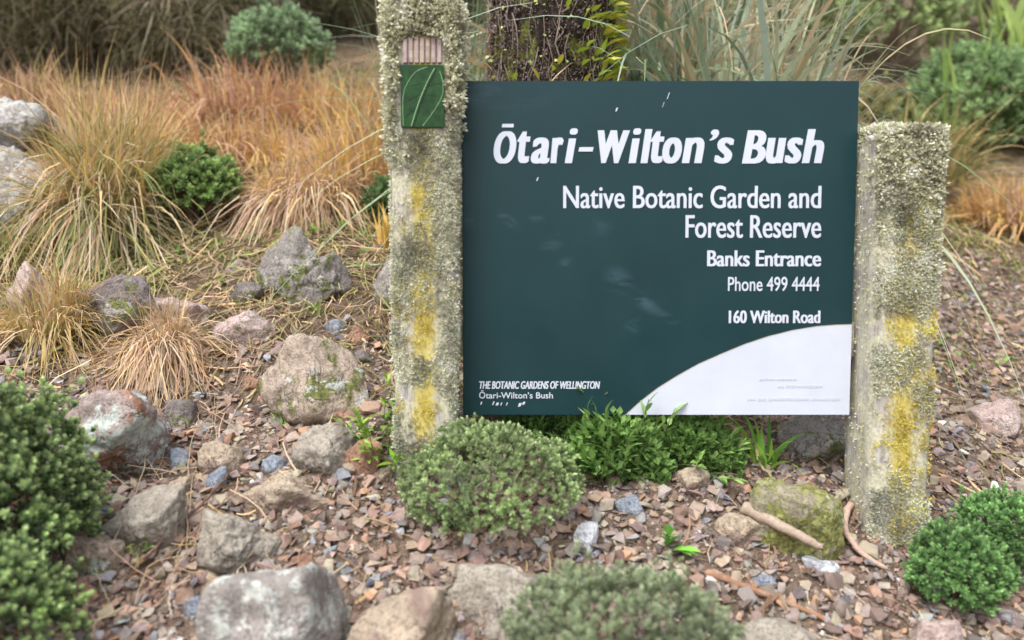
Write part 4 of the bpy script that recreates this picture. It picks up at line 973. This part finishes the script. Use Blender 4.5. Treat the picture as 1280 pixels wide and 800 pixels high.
# thin tan keyline along the curve
M_key, t, b = new_mat('tan_keyline', .5, .3); b.inputs['Base Color'].default_value = (.4, .34, .26, 1)
P = np.array([(x, -.0012, z) for x, z in poly[:-1]]); V, F = tubes([P], [np.full(len(P), .0006)], 5); link('keyline', np_mesh('keyline', V, F, M_key), sroot)
def bold(body, box, grow, steps=3, label=None, **k):
    x0, y0, x1, y1 = box; gg = [text(body, (x0+grow*q/(steps-1), y0, x1-grow+grow*q/(steps-1), y1), dep=.0012+.00004*q, **k) for q in range(steps)]
    b_m = bmesh.new()
    for o in gg: b_m.from_mesh(o.data); bpy.data.objects.remove(o)
    return tag(bm_obj('lettering', b_m, M_white, sroot), label=label)
def text(body, box, mat=M_white, shear=0.0, offset=0.0, label=None, dep=.0012, space=1.0):
    cu = bpy.data.curves.new('lettering', 'FONT'); cu.body = body; cu.size = 1; cu.shear = shear; cu.offset = offset; cu.extrude = .02; cu.space_character = space; cu.resolution_u = 4
    tmp = bpy.data.objects.new('lettering_source', cu); COL.objects.link(tmp); dg = bpy.context.evaluated_depsgraph_get()
    me = bpy.data.meshes.new_from_object(tmp.evaluated_get(dg)); bpy.data.objects.remove(tmp); bpy.data.curves.remove(cu)
    n = len(me.vertices); co = np.empty(n*3, np.float32); me.vertices.foreach_get('co', co); co = co.reshape(-1, 3)
    lo, hi = co.min(0), co.max(0); x0, y0, x1, y1 = box; a0, b1 = S(x0, y0); a1, b0 = S(x1, y1)
    u = (co-lo)/(hi-lo); V = np.stack([a0+(a1-a0)*u[:, 0], -dep*u[:, 2]-.0002*(1-u[:, 2]), b0+(b1-b0)*u[:, 1]], -1)
    me.vertices.foreach_set('co', V.astype(np.float32).ravel()); me.name = 'lettering'; me.materials.clear(); me.materials.append(mat); me.update()
    o = link('lettering', me, sroot); tag(o, label=label); return o
GL = [('Ō', 617, 645.5, 155, 204.5), ('t', 646.5, 663, 163.5, 204), ('a', 663.5, 687, 172, 204.5), ('r', 688, 704.5, 172, 204), ('i', 706, 722, 160.5, 204), ('-', 723, 742, 184, 189.5), ('W', 747, 787, 163, 204),
      ('i', 786, 801, 160.5, 204), ('l', 801, 815, 161.5, 204), ('t', 813, 830, 163.5, 204), ('o', 828, 852, 172, 204.5), ('n', 852.5, 880, 172, 204), ('’', 887, 898.5, 162, 176), ('s', 893, 917, 172, 204.5),
      ('B', 928, 957, 163, 204.5), ('u', 957.5, 982, 172.5, 204.5), ('s', 981, 1003, 172, 204.5), ('h', 1003, 1029.5, 161.5, 204)]
def nat(ch, shear=.2):
    cu = bpy.data.curves.new('measure', 'FONT'); cu.body = ch; cu.size = 1; cu.shear = shear
    tmp = bpy.data.objects.new('measure', cu); COL.objects.link(tmp); me = bpy.data.meshes.new_from_object(tmp.evaluated_get(bpy.context.evaluated_depsgraph_get()))
    xs_ = [v.co.x for v in me.vertices]; ys_ = [v.co.y for v in me.vertices]; bpy.data.objects.remove(tmp); bpy.data.curves.remove(cu); bpy.data.meshes.remove(me)
    return max(xs_)-min(xs_), max(ys_)-min(ys_)
T_ = nat('l', 0)[0]; gp = []
for ch, a, b2, c, d in GL:
    grow = 0.0
    for _ in range(5): grow = max(0, min(4.5, 8.6 - T_*(b2-a-grow)/nat(ch)[0]))
    if ch in "’-": grow = 1.5
    for q in range(5):
        dx_ = grow*q/4; gp.append(text(ch, (a+dx_, c, b2-grow+dx_, d), shear=.2, offset=.006, dep=.0012+.00004*(q if q < 3 else 4.5-q)))
bm = bmesh.new()
for o in gp: bm.from_mesh(o.data); bpy.data.objects.remove(o)
tag(bm_obj('lettering', bm, M_white, sroot), label='big bold slanted white title')
bold('Native Botanic Garden and', (704, 232, 1026, 260.5), .9, offset=.003, label='white subtitle line')
bold('Forest Reserve', (857, 269, 1026, 297.5), .9, offset=.003, label='second white subtitle line')
bold('Banks Entrance', (884, 313, 1026, 333), 1.2, offset=.005, label='bold white entrance name')
text('Phone 499 4444', (910, 346, 1024, 364), offset=.008, label='thin white phone number line')
bold('160 Wilton Road', (911, 388, 1025, 404), 1.1, offset=.005, label='bold white street address')
bold('THE BOTANIC GARDENS OF WELLINGTON', (599, 476.5, 750, 486), .6, shear=.2, offset=.005, label='small slanted white capitals at the lower left')
text('Ōtari-Wilton’s Bush', (599, 488, 691, 498), offset=.006, label='small white line at the lower left')
# the worn off third line: only fragments are left
M_lilac, t, b = new_mat('faint_lilac_print', .5, .3); b.inputs['Base Color'].default_value = (.5, .5, .62, 1)
def chip(px, py, w_, h_, mat, nm='print_fragment', sl=.3):
    x, z = S(px, py); k = YS/FPX; w_ *= k; h_ *= k; bm = bmesh.new(); pts = [(x-w_/2, z-h_/2), (x+w_/2, z-h_/2*.7), (x+w_/2+sl*h_, z+h_/2), (x-w_/2+sl*h_, z+h_/2*.8)]
    y_ = -.0020 if mat is M_lilac else -.0008
    a = [bm.verts.new((q[0], y_, q[1])) for q in pts]; c_ = [bm.verts.new((q[0], 0.0002, q[1])) for q in pts]; bm.faces.new(a); bm.faces.new(c_[::-1])
    for i in range(4): bm.faces.new((a[i], c_[i], c_[(i+1) % 4], a[(i+1) % 4]))
    bmesh.ops.recalc_face_normals(bm, faces=bm.faces); bm_obj(nm, bm, mat, sroot)
for q in ((601, 504, 1.6, 4), (616, 504, 1.6, 5), (621, 505, 3, 4), (626, 505, 1.3, 4), (633, 505, 1.3, 4), (649, 506, 3.5, 5), (654, 504, 3, 4)): chip(*q, M_white)
for q in ((770, 137, 2, 5), (671, 224, 1.6, 5), (834, 120, 1.2, 9), (828, 131, .8, 7)): chip(*q, M_white, 'scratch')
r = np.random.RandomState(4)
for (xa, xb, yy, hh) in ((949, 992, 474, 3.5), (972, 1026, 483, 4.5), (934, 1050, 499, 4.5)):
    x = xa
    while x < xb:
        w_ = r.uniform(1.5, 3.2); chip(x+w_/2, yy+r.uniform(-.4, .4), w_, hh*r.uniform(.6, 1), M_lilac, 'faint_print', 0); x += w_+r.uniform(.8, 1.6)+(2.5 if r.uniform() < .15 else 0)

# ------------------------------------------------------------------ branches, roots, twigs and stalks
def stick(name, label, cat, pix, rad, col, seed, mat=M_twig, depths=None, lift=.01, group=None, ends=(1, .5), sides=8, wob=.0012, npt=24):
    r = np.random.RandomState(seed); P = []
    for k, (px_, py_) in enumerate(pix):
        if depths: p = at(px_, py_, depths[k])
        else: p, _ = on_ground(px_, py_); p = np.array(p); p[2] += lift
        P.append(p)
    P = np.array(P); tt = np.linspace(0, len(P)-1, npt); i = np.clip(tt.astype(int), 0, len(P)-2); f = (tt-i)[:, None]
    Pm = P[np.maximum(i-1, 0)]; P0 = P[i]; P1 = P[i+1]; P2 = P[np.minimum(i+2, len(P)-1)]
    Q = .5*((2*P0)+(-Pm+P1)*f+(2*Pm-5*P0+4*P1-P2)*f**2+(-Pm+3*P0-3*P1+P2)*f**3)
    Q = Q+r.normal(0, wob, Q.shape)*np.array([1, 1, .5])
    c = Q[0].copy(); rr = rad*np.linspace(ends[0], ends[1], npt)*(1+r.normal(0, .04, npt)); rr[0] *= .55; rr[-1] *= .4
    V, F = tubes([Q-c], [rr], sides); o = link(name, np_mesh(name, V, F, mat, np.repeat(np.array([col]), len(V), 0)*1.0, smooth=True), loc=c); tag(o, label, cat, group); return o
TB = on_ground(990, 700)[1]
stick('branch', 'thick pale broken branch lying beside the mossy boulder', 'branch', [(926, 632), (965, 652), (1000, 670), (1028, 686)], .0135, (.4, .31, .24), 1, depths=[TB+.03, TB, TB-.03, TB-.045])
stick('branch', 'pale curved branch lying at the foot of the right signpost', 'branch', [(1062, 640), (1056, 672), (1075, 702), (1108, 724)], .008, (.48, .34, .27), 2, lift=.02)
stick('branch', 'long reddish root running through the scree at the lower right', 'root', [(880, 722), (940, 745), (1000, 768), (1075, 806)], .008, (.32, .17, .1), 3, lift=.012)
stick('vine_stem', 'thin olive stem bending down past the mossy boulder', 'stem', [(945, 575), (948, 600), (968, 625), (990, 650)], .004, (.25, .24, .1), 4, lift=.04)
stick('twig', 'long dark brown twig lying across the left scree', 'twig', [(180, 722), (220, 680), (262, 640), (293, 602)], .0032, (.13, .07, .05), 5, lift=.03, wob=.0015)
stick('twig', 'thin brown twig parallel to the long dark twig', 'twig', [(186, 728), (225, 700), (268, 655), (300, 625)], .002, (.24, .14, .09), 6, lift=.025, wob=.0015)
stick('twig', 'pale twig sticking up before the lichen boulder at the bottom', 'twig', [(215, 792), (213, 770), (218, 745)], .0018, (.5, .42, .34), 7, lift=.03)
rs = np.random.RandomState(12)
sg = 'thin dry grass stalks over the left bank'
defs = [[(268, 330), (268, 290), (250, 250), (205, 330)], [(180, 360), (240, 330), (290, 290), (312, 200)], [(250, 520), (300, 560), (250, 610), (200, 640)], [(235, 620), (245, 560), (300, 500), (330, 440)],
        [(238, 690), (240, 610), (262, 560), (270, 500)], [(140, 720), (180, 620), (190, 560), (240, 500)], [(170, 790), (190, 740), (240, 720), (258, 660)]]
for k in range(26):
    if k < len(defs): pts = defs[k]
    else:
        x0 = rs.uniform(110, 440); y0 = rs.uniform(300, 760); a = rs.uniform(0, 6.28); ln = rs.uniform(40, 120); pts = [(x0, y0)]
        for q in range(3): a += rs.normal(0, .5); pts.append((pts[-1][0]+math.cos(a)*ln/3, min(785, max(270, pts[-1][1]+math.sin(a)*ln/3))))
    stick('dry_stalk', unique('thin pale dry grass stalk starting', *on_ground(*pts[0])[0][:2]), 'stalk', pts, .0011, (.55, .42, .28), 20+k, M_grass, lift=rs.uniform(.015, .05), group=sg, sides=4, wob=.001, npt=18)
